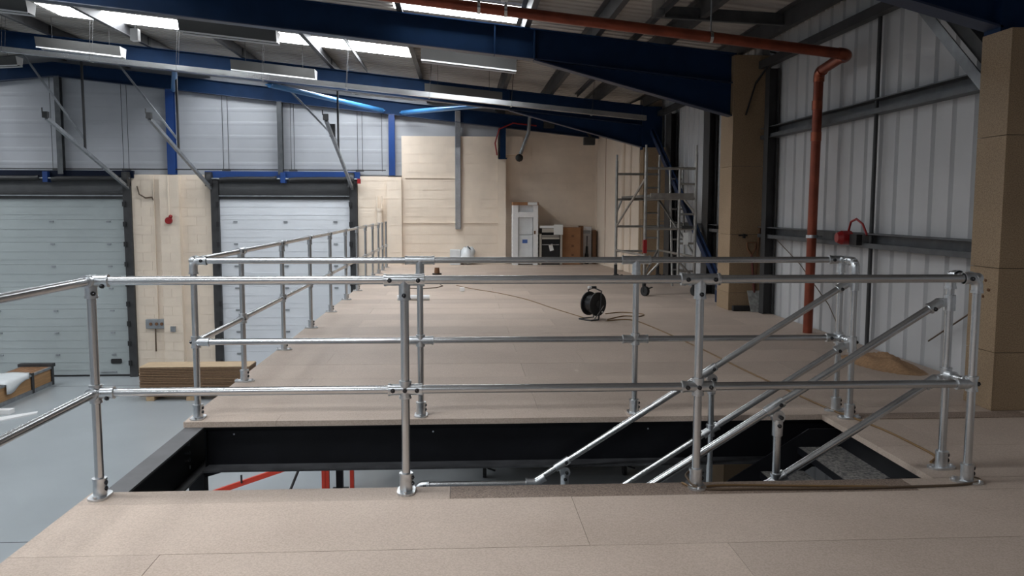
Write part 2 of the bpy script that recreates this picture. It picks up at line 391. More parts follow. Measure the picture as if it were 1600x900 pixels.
# ============================================================ steel frame
def rafter(name, y, label, group=None, w=.19, dep=.41, left=True, haunch=True, m=NAVY, xend=3.80):
    t = T(name, (XRIDGE, y, zraf(XRIDGE)), label, 'steel beam', group)
    def bm(xa, xb, bot, top, y0, y1):
        mb = MB(); xs = [xa+(xb-xa)*i/6 for i in range(7)]
        poly = [(x, bot(x)) for x in xs]+[(x, top(x)) for x in reversed(xs)]
        return mb.prism(poly, 1, y0, y1)
    top = lambda X: zraf(X)+dep
    tf = .014
    for side in ((XRIDGE, xend),)+(((XL+.2, XRIDGE),) if left else ()):
        a, b = side
        bm(a, b, lambda X: zraf(X)+tf, lambda X: top(X)-tf, y-.005, y+.005).build('web', m, t)
        bm(a, b, lambda X: top(X)-tf, top, y-w/2, y+w/2).build('top_flange', m, t)
        bm(a, b, zraf, lambda X: zraf(X)+tf, y-w/2, y+w/2).build('bottom_flange', NAVYF, t)
    if haunch:
        hz = lambda X: zraf(1.0)-(X-1.0)*(zraf(1.0)-2.72)/(xend-1.0)
        bm(1.0, xend, hz, lambda X: zraf(X)+tf, y-.006, y+.006).build('haunch', m, t)
        bm(1.0, xend, lambda X: hz(X)-.016, hz, y-w/2, y+w/2).build('haunch_flange', NAVYF, t)
        B(xend-.02, xend, y-w/2, y+w/2, 2.66, top(xend)).build('end_plate', m, t)
        B(.99, 1.01, y-w/2+.01, y+w/2-.01, zraf(1.0), top(1.0)).build('stiffener', m, t)
        B(.45, .47, y-w/2+.01, y+w/2-.01, zraf(.46), top(.46)).build('stiffener', m, t)
        # column hidden in the chipboard box
        B(xend, xend+.4, y-.09, y+.09, FZ, top(xend+.2)).build('column', m, t)
    return t
rafter('portal_rafter', 11.8, 'navy blue haunched roof beam running above the copper pipe, nearest full one in view')
rafter('portal_rafter', 17.8, 'navy blue haunched roof beam behind the long hanging cable tray')
rafter('portal_rafter', 5.95, 'navy blue beam end cut by the top right corner of the photo')
rafter('gable_rafter', YG-.13, 'dark blue sloping beam along the top of the white gable wall', w=.16, dep=.34, haunch=False, m=NAVY, xend=3.5)
def gpost(x, m, label, w=.16, z0=2.24):
    t = T('gable_post', (x, YG-.12, z0), label, 'steel post', 'posts on the gable wall')
    h = zraf(x)+.02
    B(x-w/2, x+w/2, YG-.20, YG-.19, z0, h).build('flange', m, t); B(x-w/2, x+w/2, YG-.06, YG-.05, z0, h).build('flange', m, t)
    B(x-.006, x+.006, YG-.19, YG-.06, z0, h).build('web', m, t)
    return t
gpost(-7.16, BLUE, 'bright blue gable post between the two roller doors', .19)
gpost(-1.74, BLUE, 'bright blue gable post at the left end of the cream blockwork', .15)
gpost(-9.83, GIRTM, 'dark grey gable post under the roof ridge above the left door', .13)
gpost(-4.50, GIRTM, 'dark grey gable post above the right hand roller door', .12)
gpost(-12.5, BLUE, 'blue gable post left of the ridge, outside the photo', .19)
t = T('blue_stub_column', (1.05, YG-.25, 2.66), 'short dark blue stub column on the cream pilaster with trailing red cables', 'steel post')
B(.98, 1.12, YG-.30, YG-.29, 2.66, 3.5).build('flange', NAVY, t); B(.98, 1.12, YG-.19, YG-.18, 2.66, 3.5).build('flange', NAVY, t); B(1.044, 1.056, YG-.29, YG-.19, 2.66, 3.5).build('web', NAVY, t)
B(.95, 1.15, YG-.32, YG-.17, 2.66, 2.69).build('base_plate', NAVY, t)
MB().tube([(.9, YG-.32, 2.75), (.85, YG-.33, 3.05), (.95, YG-.33, 3.4), (1.3, YG-.33, 3.55), (1.9, YG-.2, 3.5)], .018, 8).build('red_cable', RED, t)
# purlins: one object each
PUR = [3.85, 2.83, 1.84, .87, -.85, -2.64, -4.42, -6.27, -8.19, -9.7]
plabel = ['at the eaves', 'second from the eaves', 'third from the eaves', 'fourth from the eaves', 'fifth from the eaves', 'sixth from the eaves', 'seventh from the eaves', 'eighth from the eaves', 'ninth from the eaves', 'next to the ridge']
for X, pl in zip(PUR, plabel):
    t = T('roof_purlin', (X, 8, zraf(X)+.41), 'dark galvanised roof purlin, '+pl+' on the right hand slope', 'purlin', 'roof purlins')
    z0 = zraf(X)+.412; z1 = zroof(X)-.004
    MB().box(X-.006, X+.006, YF, YG, z0, z1).build('web', PURL, t)
    MB().box(X-.07, X-.006, YF, YG, z1-.012, z1).build('top_flange', PURL, t)
    MB().box(X+.006, X+.07, YF, YG, z0, z0+.012).build('bottom_flange', PURL, t)
    for yy in (5.95, 11.8, 17.8): B(X+.006, X+.016, yy-.06, yy+.06, z0-.002, z1-.02).build('cleat', BLACK, t)
for i, X in enumerate((-11.6, -13.4, -15.2, -17., -18.8, -20.6)):
    tag(B(X-.035, X+.035, YF, YG, zraf(X)+.41, zroof(X)-.004).build('roof_purlin', PURL), 'dark purlin on the far left roof slope, %s past the ridge' % ('first','second','third','fourth','fifth','sixth')[i], 'purlin', 'purlins past the ridge')
for X, yy0, yy1, lb in ((-1.93, 12.6, 17.7, 'thin dark angle bar under the roof left of the middle'), (2.38, 9.3, 17.7, 'thin dark angle bar under the roof near the right wall')):
    tag(MB().box(X-.03, X+.03, yy0, yy1, zroof(X)-.16, zroof(X)-.145).box(X+.02, X+.03, yy0, yy1, zroof(X)-.22, zroof(X)-.145).build('angle_bar', PURL), lb, 'steel bar')
t = T('roof_strut', (3.1, 10.1, 3.6), 'grey channel strut fixed crosswise between purlins above the copper pipe', 'steel bar')
zs = lambda X, q: zraf(X)+.36+(X-2.3)*.06+q
MB().prism([(2.3, zs(2.3,0)), (3.9, zs(3.9,0)), (3.9, zs(3.9,.15)), (2.3, zs(2.3,.15))], 1, 10.14, 10.155).prism([(2.3, zs(2.3,0)), (3.9, zs(3.9,0)), (3.9, zs(3.9,.015)), (2.3, zs(2.3,.015))], 1, 10.09, 10.14).build('channel', GIRTM, t)
B(2.26, 2.40, 10.08, 10.17, zraf(2.3)+.36, zraf(2.3)+.56).build('cleat', GALV, t)
tag(MB().bar((4.15, 5.9, 3.40), (4.15, 17.8, 3.40), .1, .10).build('eaves_beam', PURL), 'dark eaves beam along the top of the right wall', 'steel beam')
# wall rails on the right wall
def girt(y0, y1, z, label, h=.15, m=GIRTM):
    t = T('wall_rail', (4.2, (y0+y1)/2, z-h/2), label, 'wall rail', 'rails on the right wall')
    B(4.245, 4.255, y0, y1, z-h/2, z+h/2).build('web', m, t)
    B(4.13, 4.245, y0, y1, z+h/2-.012, z+h/2).build('top_lip', m, t); B(4.13, 4.245, y0, y1, z-h/2, z-h/2+.012).build('bottom_lip', m, t)
    B(4.13, 4.14, y0, y1, z-h/2+.012, z-h/2+.05).build('front_lip', m, t)
    return t
girt(6.25, 11.6, 2.46, 'grey wall rail high on the right wall between the two chipboard boxes')
girt(6.25, 11.6, 1.11, 'grey wall rail at chest height on the right wall carrying the red sounder')
girt(12.3, 17.5, 1.11, 'grey wall rail behind the blue diagonal brace', .12)
tag(MB().tube([(4.19, 8.43, 0.03), (4.19, 8.43, 3.36)], .022, 8).build('sag_rod', DARK), 'thin dark vertical rod crossing both rails on the right wall', 'rod')
t = T('knee_brace', (4.1, 7.0, 2.3), 'galvanised channel knee brace leaning from the eaves to the near chipboard box', 'steel brace')
MB().bar((4.06, 7.62, 3.36), (4.06, 6.30, 2.26), .10, .012, (1,0,0)).build('flange', GALVD, t)
MB().bar((4.12, 7.50, 3.46), (4.12, 6.18, 2.36), .19, .012, (1,0,0)).build('web', DARK, t)
MB().bar((4.06, 7.41, 3.52), (4.06, 6.09, 2.42), .02, .10, (1,0,0)).build('flange', DARK, t)
for y, w, lb in ((11.30, .16, 'dark vertical steel post right of the far chipboard box'), (14.1, .34, 'wide dark steel post behind the blue diagonal brace'), (16.75, .42, 'dark steel post in the gloom behind the scaffold tower')):
    t = T('wall_post', (4.2, y, 0), lb, 'steel post')
    B(4.10, 4.11, y-w/2, y+w/2, 0, 3.3).build('flange', DARK, t); B(4.22, 4.23, y-w/2, y+w/2, 0, 3.3).build('flange', DARK, t); B(4.11, 4.22, y-.02, y+.02, 0, 3.3).build('web', DARK, t)
t = T('wind_brace', (3.97, 15, 0), 'blue steel diagonal brace behind the scaffold tower', 'steel brace')
MB().bar((3.93, 17.55, 3.02), (4.0, 12.6, .03), .11, .02, (1,0,0)).build('angle_leg', BRACEB, t)
MB().bar((3.98, 17.58, 3.06), (4.05, 12.63, .07), .015, .16).build('angle_leg', BRACEB, t)
B(3.90, 4.1, 12.45, 12.75, -.0, .18).build('gusset', BRACEB, t)
# blue roof bracing tubes
for p0, p1, lb in (((-3.92, 17.87, 3.93), (-1.95, 21.4, 3.83), 'blue roof bracing tube left of the middle gable post'), ((-1.45, 21.4, 3.78), (.62, 17.87, 3.58), 'blue roof bracing tube right of the middle gable post'), ((-7.0, 21.4, 4.28), (-5.8, 17.87, 4.25), 'short blue roof bracing tube above the left roller door')):
    t = T('bracing_tube', p0, lb, 'steel tube', 'blue bracing tubes under the roof')
    MB().tube([p0, p1], .057, 12).build('tube', TUBEB, t)
    for p in (p0, p1): B(p[0]-.07, p[0]+.07, p[1]-.05, p[1]+.05, p[2]-.01, p[2]+.01).build('end_plate', TUBEB, t)
# ---- chipboard column casings
def casing(x0, y0, y1, ztop, joints, label, name='column_casing', m=CASE):
    t = T(name, (x0+.25, (y0+y1)/2, 0), label, 'column casing')
    zs = [0.0]+joints+[ztop]
    for a, b in zip(zs, zs[1:]):
        B(x0+.018, 4.265, y0, y0+.018, a+.002, b-.002).build('front_panel', m, t)
        B(x0, x0+.018, y0, y1, a+.002, b-.002).build('side_panel', m, t)
        B(x0+.018, 4.265, y1-.018, y1, a+.002, b-.002).build('rear_panel', m, t)
    return t
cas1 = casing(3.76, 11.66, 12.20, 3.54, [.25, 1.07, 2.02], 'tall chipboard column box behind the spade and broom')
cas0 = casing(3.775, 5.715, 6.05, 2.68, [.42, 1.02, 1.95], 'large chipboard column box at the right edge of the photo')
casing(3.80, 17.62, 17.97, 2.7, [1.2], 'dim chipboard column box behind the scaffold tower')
t = T('column_casing', (4.0, 11.9, FZ), 'dim chipboard column box down under the deck behind the stair', 'column casing')
B(3.76, 3.778, 11.66, 12.2, FZ, -.36).build('side_panel', CASE, t); B(3.778, 4.262, 11.66, 11.678, FZ, -.36).build('front_panel', CASE, t)
for z in (.88, .84, .92, .86):
    dz = random.uniform(-.06, .06); MB().ball((3.774, 5.80+random.uniform(0,.15), z+dz), .012, 6).build('screw_hole', CARDD, cas0)
# ============================================================ MEZZANINE
DL, DR, Y0, Y1 = -1.87, 4.24, -2.4, YG-.13
deck = ST('floor', (1, 10, -.038)); deck['label'] = 'raised mezzanine deck of chipboard sheets'
def board(x0, x1, y0, y1, m=CHIP): 
    if x1-x0 > .02 and y1-y0 > .02: B(x0+.0012, x1-.0012, y0+.0012, y1-.0012, -.038, -random.uniform(0,.0012)).build('board', m, deck)
def row(y0, y1, kind, x0=DL, x1=DR):
    j = [.545-2.4, .545, 2.945] if kind == 'A' else [-1.255, 1.145, 3.545]
    xs = [x0]+[q for q in j if x0+.03 < q < x1-.03]+[x1]
    for a, b in zip(xs, xs[1:]): board(a, b, y0, y1)
k = 0; y = 4.085
while y > Y0: row(max(y-.616, Y0), y, 'AB'[k % 2]); y -= .616; k += 1
OY0, OY1, OX = 4.275, 5.68, 2.52
board(DL, -.062, 4.085, OY0); board(-.062, 2.345, 4.085, OY0, CHIPD); board(2.345, DR, 4.085, OY0)
for a, b, kd in ((4.275, 4.88, 'B'), (4.88, 5.49, 'A'), (5.49, 5.68, 'B')): row(a, b, kd, OX, DR)
row(5.68, 5.88, 'B'); y = 5.88; k = 0
YB = [5.88]
while y < Y1-.05:
    row(y, min(y+.618, Y1), 'AB'[k % 2]); y += .618; k += 1
tag(B(2.75, 3.95, 5.52, 5.675, 0.0, .006).build('offcut_strip', CHIPD), 'thin dark chipboard offcut lying on the deck right of the stair opening', 'offcut')
# steel under the deck
def ibeam(name, label, along, a0, a1, c, w=.125, h=.30, top=-.04, bolts=None, m=BLACK, mt=None):
    loc = ((a0+a1)/2, c, top-h) if along == 'x' else (c, (a0+a1)/2, top-h)
    t = T(name, loc, label, 'steel beam'); tf = .013
    def bx(nm, c0, c1, z0, z1, mm): 
        return (B(a0, a1, c0, c1, z0, z1) if along == 'x' else B(c0, c1, a0, a1, z0, z1)).build(nm, mm, t)
    bx('web', c-.005, c+.005, top-h+tf, top-tf, m); bx('top_flange', c-w/2, c+w/2, top-tf, top, mt or m); bx('bottom_flange', c-w/2, c+w/2, top-h, top-h+tf, mt or m)
    return t
eb = ibeam('edge_beam', 'black steel edge beam with a grey top at the left side of the stair opening', 'y', -2.4, 21.4, -1.80, mt=BLACKG)
for z in (-.10, -.155, -.205, -.255):
    for y in (5.50, ): MB().tube([(-1.796, y, z), (-1.775, y, z)], .014, 6).build('bolt', SCREW, eb)
tb = T('trimmer_beam', (1.2, 5.74, -.345), 'deep black steel beam along the far side of the stair opening', 'steel beam')
B(-1.73, 4.2, 5.735, 5.745, -.325, -.05).build('web', BLACK, tb); B(-1.73, 4.2, 5.69, 5.80, -.052, -.039).build('top_flange', BLACK, tb)
B(-1.73, 4.2, 5.60, 5.86, -.325, -.312).build('bottom_flange', BLACKF, tb)
B(-1.735, -1.725, 5.69, 5.79, -.33, -.06).build('end_plate', BLACK, tb)
for q in (-1.55, -.2, 1.3): MB().tube([(q, 5.735, -.10), (q, 5.728, -.10)], .007, 6).build('bolt', SCREW, tb)
ibeam('trimmer_beam', 'black steel beam under the near edge of the stair opening', 'x', -1.73, 4.2, 4.17)
ibeam('trimmer_beam', 'black steel beam at the stair head on the right of the opening', 'y', 4.24, 5.66, 2.66)
for y in (-1.5, 9.4, 13.1, 17., 21.2): ibeam('floor_beam', 'hidden black floor beam under the deck %.0f m along' % (y+2), 'x', -1.73, 4.2, y)
def under_col(x, y, label):
    t = T('deck_column', (x, y, FZ), label, 'steel post')
    B(x-.05, x+.05, y-.05, y+.05, FZ+.012, -.345).build('shaft', BLACK, t); B(x-.12, x+.12, y-.12, y+.12, FZ, FZ+.012).build('base_plate', BLACK, t)
    B(x-.09, x+.16, y-.07, y+.07, -.352, -.342).build('cap_plate', BLACK, t)
    MB().prism([(x+.05, -.37), (x+.15, -.37), (x+.05, -.40)], 1, y-.005, y+.005).build('gusset', BLACK, t)
under_col(-1.80, 5.74, 'black square column under the left corner of the stair opening')
under_col(-1.86, 12.65, 'thin black column seen below the beam beside the red trestle')
under_col(-1.80, -1.5, 'black deck column under the near left edge, out of view')
under_col(-1.80, 19.3, 'black deck column far along the left edge of the deck')
# ============================================================ GUARDRAILS
R, RS = .0214, .0285
def rail(t, p0, p1, name='rail'): return MB().tube([p0, p1], R, 16).build(name, GALV, t)
def screw(par, p, d=(0,-1,0)):
    p, d = Vector(p), Vector(d).normalized()
    return MB().tube([p+d*(RS-.004), p+d*(RS+.009)], .0115, 10).ball(p+d*(RS+.009), .006, 8).build('screw', GRUB, par)
def fitting(t, p, arms, name='fitting', screws=(), bulge=True):
    p = Vector(p); mb = MB()
    for a, L in arms:
        a = Vector(a).normalized(); e = p+a*L
        mb.tube([p, e-a*.012], RS, 16).tube([e-a*.012, e], RS+.003, 16)
    if bulge: mb.ball(p, RS+.001, 14)
    f = mb.build(name, CAST, t)
    for off, d in screws: screw(f, p+Vector(off), d)
    return f
def elbow(t, p, a, b, L=.075):       # from direction a bending into direction b at p
    a, b, p = Vector(a), Vector(b), Vector(p); pts = [p+a*L]
    for i in range(7):
        q = math.pi/2*i/6; pts.append(p+a*.04*(1-math.sin(q))+b*.04*(1-math.cos(q)))
    pts.append(p+b*L)
    f = MB().tube(pts, RS, 16).tube([p+a*(L-.012), p+a*L], RS+.003, 16).tube([p+b*(L-.012), p+b*L], RS+.003, 16).build('elbow_fitting', CAST, t)
    screw(f, p+a*(L-.03)); return f
def flange(t, x, y, ang):            # oval base plate with a socket
    f = MB(); pts = []; c, s = math.cos(ang), math.sin(ang)
    for e in (1, -1):
        for i in range(9):
            q = -math.pi/2+math.pi*i/8; u, v = e*(.035+.045*math.cos(q)), e*.045*math.sin(q); pts.append((x+u*c-v*s, y+u*s+v*c))
    f.prism(pts, 2, 0, .011)
    f.tube([(x,y,.010),(x,y,.085)], .033, 16).tube([(x,y,.085),(x,y,.098)], .0355, 16)
    o = f.build('base_flange', CAST, t)
    for e in (1, -1):
        MB().tube([(x+e*.062*c, y+e*.062*s, .011), (x+e*.062*c, y+e*.062*s, .021)], .010, 6).build('bolt', SCREW, o)
    for z in (.045, .075): screw(o, (x, y, z), (1, -.15, 0))
    return o
def post(t, x, y, ztop, ang=math.pi/2, base=True):
    MB().tube([(x, y, .008), (x, y, ztop)], R, 16).build('post', GALV, t)
    if base: flange(t, x, y, ang)
HR, HM = 1.08, .5276
XP = (-1.80, -.2844, 1.209, 2.665); YP, YQ, YP5, YQ5 = 4.204, 5.781, 4.442, 5.568
g = T('guardrail', (.4, YP, 0), 'galvanised tube guardrail along the near side of the stair opening, closest to the viewer', 'guardrail')
for i, x in enumerate(XP): post(g, x, YP, HR, math.pi/2 if i < 3 else 2.6)
post(g, XP[3], YP5, HR, .1)
for z in (HR, HM):
    rail(g, (XP[0], YP, z), (XP[3], YP, z)); rail(g, (XP[0], YP, z), (XP[0], -1.2, z)); rail(g, (XP[3], YP, z), (XP[3], YP5, z))
post(g, XP[0], 2.3-.1, HR) ; post(g, XP[0], .5, HR); post(g, XP[0], -1.2, HR)
fitting(g, (XP[0], YP, HR), (((0,0,-1), .085), ((1,0,0), .085), ((0,-1,0), .06)), 'corner_fitting', (((.06,0,-.0), (0,-.6,-.8)), ((0,0,-.06), (.6,-.8,0))))
fitting(g, (XP[0], YP, HM), (((0,0,-1), .05), ((0,0,1), .04), ((1,0,0), .09), ((0,-1,0), .06)), 'corner_fitting', (((.06,0,0), (0,-.6,-.8)),))
for x in XP[1:3]:
    fitting(g, (x, YP, HR), (((1,0,0), .10), ((-1,0,0), .10), ((0,0,-1), .10)), 'tee_fitting', (((.07,0,0), (0,-1,0)), ((-.07,0,0), (0,-1,0)), ((0,0,-.075), (0,-1,0))), False)
    fitting(g, (x, YP, HM), (((1,0,0), .085), ((-1,0,0), .085), ((0,0,-1), .045), ((0,0,1), .045)), 'cross_fitting', (((.06,0,0), (0,-1,0)), ((-.06,0,0), (0,-1,0)), ((0,0,0), (0,-1,0))), True)
elbow(g, (XP[3], YP, HR), (-1,0,0), (0,0,-1)); fitting(g, (XP[3], YP, HR), (((0,1,0), .07),), 'side_fitting')
elbow(g, (XP[3], YP5, HR), (0,-1,0), (0,0,-1))
fitting(g, (XP[3], YP, HM), (((-1,0,0), .085), ((0,0,1), .04), ((0,0,-1), .04), ((0,1,0), .06)), 'tee_fitting', (((0,0,0), (1,-.5,0)),))
fitting(g, (XP[3], YP5, HM), (((0,-1,0), .075), ((0,0,1), .04), ((0,0,-1), .04)), 'tee_fitting', (((0,-.06,0), (1,0,0)),))
g = T('guardrail', (.4, YQ, 0), 'galvanised tube guardrail along the far side of the stair opening', 'guardrail')
for i, x in enumerate(XP): post(g, x, YQ, HR, math.pi/2 if i in (0,1,2) else 0)
post(g, XP[3], YQ5, HR, 0)
for z in (HR, HM): rail(g, (XP[0], YQ, z), (XP[3], YQ, z)); rail(g, (XP[3], YQ, z), (XP[3], YQ5, z))
elbow(g, (XP[0], YQ, HR), (1,0,0), (0,0,-1), .09); fitting(g, (XP[0], YQ, HR), (((0,1,0), .07),), 'side_fitting')
fitting(g, (XP[0], YQ, HM), (((0,0,-1), .04), ((0,0,1), .04), ((1,0,0), .09), ((0,1,0), .06)), 'corner_fitting', (((-.0,0,0), (-1,-.3,0)),))
for x in XP[1:3]:
    fitting(g, (x, YQ, HR), (((1,0,0), .10), ((-1,0,0), .10), ((0,0,-1), .10)), 'tee_fitting', (), False)
    fitting(g, (x, YQ, HM), (((1,0,0), .09), ((-1,0,0), .09), ((0,0,-1), .04), ((0,0,1), .04)), 'cross_fitting')
fitting(g, (XP[3], YQ, HR), (((-1,0,0), .09), ((0,0,-1), .09), ((0,-1,0), .07)), 'tee_fitting', (((-.06,0,0), (0,-1,0)),))
elbow(g, (XP[3], YQ5, HR), (0,1,0), (0,0,-1), .08)
fitting(g, (XP[3], YQ, HM), (((-1,0,0), .09), ((0,0,-1), .04), ((0,0,1), .04), ((0,-1,0), .07)), 'tee_fitting', (((-.06,0,0), (0,-1,0)),))
fitting(g, (XP[3], YQ5, HM), (((0,1,0), .06), ((0,0,-1), .04), ((0,0,1), .04)), 'tee_fitting', (((0,0,0), (1,-.3,0)),))
# long guardrail down the left edge
g = T('guardrail', (XP[0], 13, 0), 'long galvanised guardrail running back along the left edge of the deck', 'guardrail')
ys = [7.02, 8.59, 10.15, 11.70, 13.26, 14.7, 16.0, 17.3, 18.5, 19.45, 20.35]
for i, y in enumerate(ys):
    post(g, XP[0], y, HR-.0, 0)
    if i < 9: fitting(g, (XP[0], y, HR), (((0,1,0), .08), ((0,-1,0), .08), ((0,0,-1), .08)), 'tee_fitting', (((0,-.06,0), (1,0,0)),) if i < 4 else (), False)
    else: MB().tube([(XP[0], y, HR), (XP[0], y, HR+.02)], R+.006, 12).build('post_cap', CAST, g)
    fitting(g, (XP[0], y, HM), (((0,1,0), .07), ((0,-1,0), .07), ((0,0,-1), .04), ((0,0,1), .04)), 'cross_fitting', (((0,-.05,0), (1,0,0)),) if i < 3 else ())
rail(g, (XP[0], YQ+.06, HR), (XP[0], 18.9, HR)); rail(g, (XP[0], YQ+.06, HM), (XP[0], 20.4, HM))
# ---- stair and its handrails
SL = .632
def swivel(t, x, y, z, d):             # knuckle clamp between a post and a sloping rail
    a = Vector(d).normalized(); p = Vector((x, y, z))
    f = MB().tube([p-a*.055, p+a*.055], RS, 16).tube([(x+.02,y-.02,z-.055),(x+.02,y+.02,z-.055)], .036, 12).tube([(x+.02,y,z-.07),(x+.02,y,z-.16)], RS, 16).build('swivel_clamp', CAST, t)
    screw(f, p+a*.03); screw(f, (x+.02, y, z-.10)); screw(f, (x+.03, y-.0, z-.055)); return f
def handrail(y, side, label, posts, ends):
    t = T('stair_handrail', (1.6, y, -.5), label, 'handrail')
    d = Vector((1, 0, SL))
    for zt in (.914+.01, .50):
        x0 = ends[0]; p1 = (2.60, y, zt); p0 = (x0, y, zt-SL*(2.60-x0))
        rail(t, p0, p1)
        fitting(t, (2.60, y, zt), ((-d, .06),), 'end_socket', (((-.03,0,-.02), (0,-1,-.3)),))
        MB().bar((2.60, y, zt), (2.66, y, zt+.01), .03, .045).tube([(2.665, y, zt-.04), (2.665, y, zt+.045)], RS+.002, 14).build('post_clamp', CAST, t)
    for x in posts:
        zt = .924-SL*(2.60-x); zs = -.10-.64*(2.37-x)
        MB().tube([(x+.02, y, zs), (x+.02, y, zt-.1)], R, 14).build('post', GALV, t); swivel(t, x, y, zt, d)
        zm = .50-SL*(2.60-x); fitting(t, (x+.02, y, zm+.012), ((d, .06), (-d, .06), ((0,0,-1), .04), ((0,0,1), .04)), 'cross_fitting')
    if side == 'far':
        rail(t, (.48, y, -.424), (-.25, y, -.424)); fitting(t, (.50, y, -.418), ((d, .07), ((-1,0,0), .07)), 'bend_fitting')
        elbow(t, (-.30, y, -.424), (1,0,0), (0,0,-1)); MB().tube([(-.30, y, -.45), (-.30, y, -1.36)], R, 14).build('post', GALV, t)
    return t
handrail(YQ5, 'far', 'sloping galvanised handrail on the far side of the stair', (1.675, .676), (.50,))
handrail(YP5, 'near', 'sloping galvanised handrail on the near side of the stair, thicker looking', (1.705, .70), (.50,))
t = T('staircase', (1.4, 5.0, -1.4), 'black steel stair with worn chequer plate treads descending to the left', 'staircase')
LZ = -.19-.1667*7
for y in (YP5+.03, YQ5-.03):
    sx0 = 2.37-(LZ+.03+.065)/-.64
    MB().prism([(2.60,-.065),(2.37,-.065),(sx0, LZ+.03),(sx0, LZ-.22),(2.40,-.33),(2.60,-.33)], 1, y-.006, y+.006).build('stringer', BLACK, t)
for i in range(7):
    x1 = 2.60-.26*i; z = -.19-.1667*i
    B(x1-.30, x1, YP5+.037, YQ5-.037, z-.006, z).build('tread', CHEQ, t)
    B(x1-.305, x1-.299, YP5+.037, YQ5-.037, z-.045, z).build('nosing', BLACK, t)
B(-.36, .53, YP5+.03, YQ5+.03, LZ-.006, LZ).build('landing', CHEQ, t)
for x in (-.33, .5):
    for y in (YP5+.06, YQ5): B(x-.03, x+.03, y-.03, y+.03, FZ, LZ-.006).build('landing_leg', BLACK, t)
B(2.595, 2.60, YP5+.037, YQ5-.037, -.19, -.05).build('top_riser', BLACK, t)
# ============================================================ copper pipe, alarm, lights, tray
t = T('copper_pipe', (4.01, 9.5, 0), 'thick copper pipe rising from the deck and turning along under the roof', 'pipe')
rp = .054
def pz(X): return 3.03-.108*(X-3.93)
MB().tube([(4.01, 9.5, 0), (4.035, 9.5, 2.86)], rp, 18).build('vertical_run', COPPER, t)
MB().tube([(4.035, 9.45, 2.98), (4.0, 8.77, 3.03)], rp, 18).build('short_run', COPPER, t)
MB().tube([(3.93, 8.7, pz(3.93)), (-6.0, 8.7, pz(-6.0))], rp, 18).build('horizontal_run', COPPER, t)
def bend(p, a, b, L=.11):
    a, b, p = Vector(a).normalized(), Vector(b).normalized(), Vector(p); pts = [p+a*L]
    for i in range(9):
        q = i/8; pts.append(p+a*(.08*(1-q)**2)+b*(.08*q*q))
    pts.append(p+b*L); MB().tube(pts, rp+.007, 18).build('elbow', COPPERF, t)
bend((4.037, 9.5, 2.97), (0,0,-1), (-.03,-1,.07)); bend((4.0, 8.7, pz(4.0)), (0,1,-.07), (-1,0,.108))
for z in (2.2, 2.55): MB().tube([(4.028, 9.5, z), (4.028, 9.5, z+.10)], rp+.006, 18).build('coupling', COPPERF, t)
MB().tube([(4.02, 9.5, 1.10), (4.02, 9.5, 1.135)], rp+.012, 18).bar((4.02, 9.5, 1.117), (4.14, 9.5, 1.117), .03, .02).build('pipe_clip', GALV, t)
for X in (2.55, .45, .18, -2.2):
    MB().tube([(X-.015, 8.7, pz(X)), (X+.015, 8.7, pz(X))], rp+.007, 18).build('pipe_ring', GALV, t)
    MB().tube([(X, 8.7, pz(X)), (X, 8.7, zroof(X)-.02)], .008, 6).build('drop_rod', GALVD, t)
t = T('alarm_sounder', (4.1, 8.72, 1.12), 'red fire alarm sounder with a looped cable on the wall rail', 'alarm')
MB().tube([(4.12, 8.75, 1.13), (4.02, 8.75, 1.13)], .075, 16).tube([(4.02, 8.75, 1.13), (3.97, 8.75, 1.13)], .075, 16, r1=.05).build('horn', RED, t)
B(4.07, 4.13, 8.50, 8.66, 1.06, 1.17).build('junction_box', RUBBER, t)
MB().tube([(4.10, 8.75, 1.20), (4.09, 8.68, 1.30), (4.1, 8.58, 1.33), (4.12, 8.48, 1.28), (4.13, 8.40, 1.17)], .012, 8).build('cable', RED, t)
tag(MB().tube([(4.22, 11.2, 1.05), (4.18, 10.2, .75), (4.16, 9.3, .35), (4.15, 8.9, .05)], .006, 6).build('loose_wire', CORDD), 'thin loose wire drooping down the right wall behind the copper pipe', 'wire')
tag(MB().tube([(4.2, 7.3, .25), (4.18, 6.6, .62), (4.17, 6.1, .9)], .007, 6).build('loose_wire', CORDD), 'thin loose wire slanting behind the near right posts', 'wire')
t = T('red_alarm_bell', (-7.25, YG-.25, 1.05), 'small red alarm bell on the cream pilaster between the roller doors', 'alarm')
MB().tube([(-7.25, YG-.22, 1.10), (-7.25, YG-.30, 1.10)], .085, 14).build('bell', RED, t); MB().ball((-7.2, YG-.27, 1.2), .05, 8).build('beacon', RED, t)
t = T('socket_box', (-7.78, YG-.1, -1.55), 'grey isolator box with a black flex on the cream wall between the doors', 'electrical box')
B(-7.95, -7.45, YG-.15, YG-.05, -1.62, -1.38).build('casing', GALVD, t, .01)
for x in (-7.82, -7.68, -7.55): MB().tube([(x, YG-.15, -1.5), (x, YG-.17, -1.5)], .04, 10).build('switch', CARDD, t)
MB().tube([(-7.72, YG-.12, -1.62), (-7.71, YG-.16, -1.9), (-7.72, YG-.13, -2.2)], .02, 8).build('flex', CORDD, t)
tag(B(-7.30, -7.18, YG-.28, YG-.228, -1.68, -1.55).build('switch_box', GALVD), 'tiny grey switch box low on the cream pilaster', 'electrical box')
tag(MB().tube([(-8.05, YG-.09, 1.95), (-8.0, YG-.1, 1.75), (-7.85, YG-.1, 1.66), (-7.70, YG-.09, 1.68), (-7.66, YG-.075, 1.60)], .018, 8).build('door_cable', CORDD), 'black cable hanging in a loop beside the left roller door', 'cable')
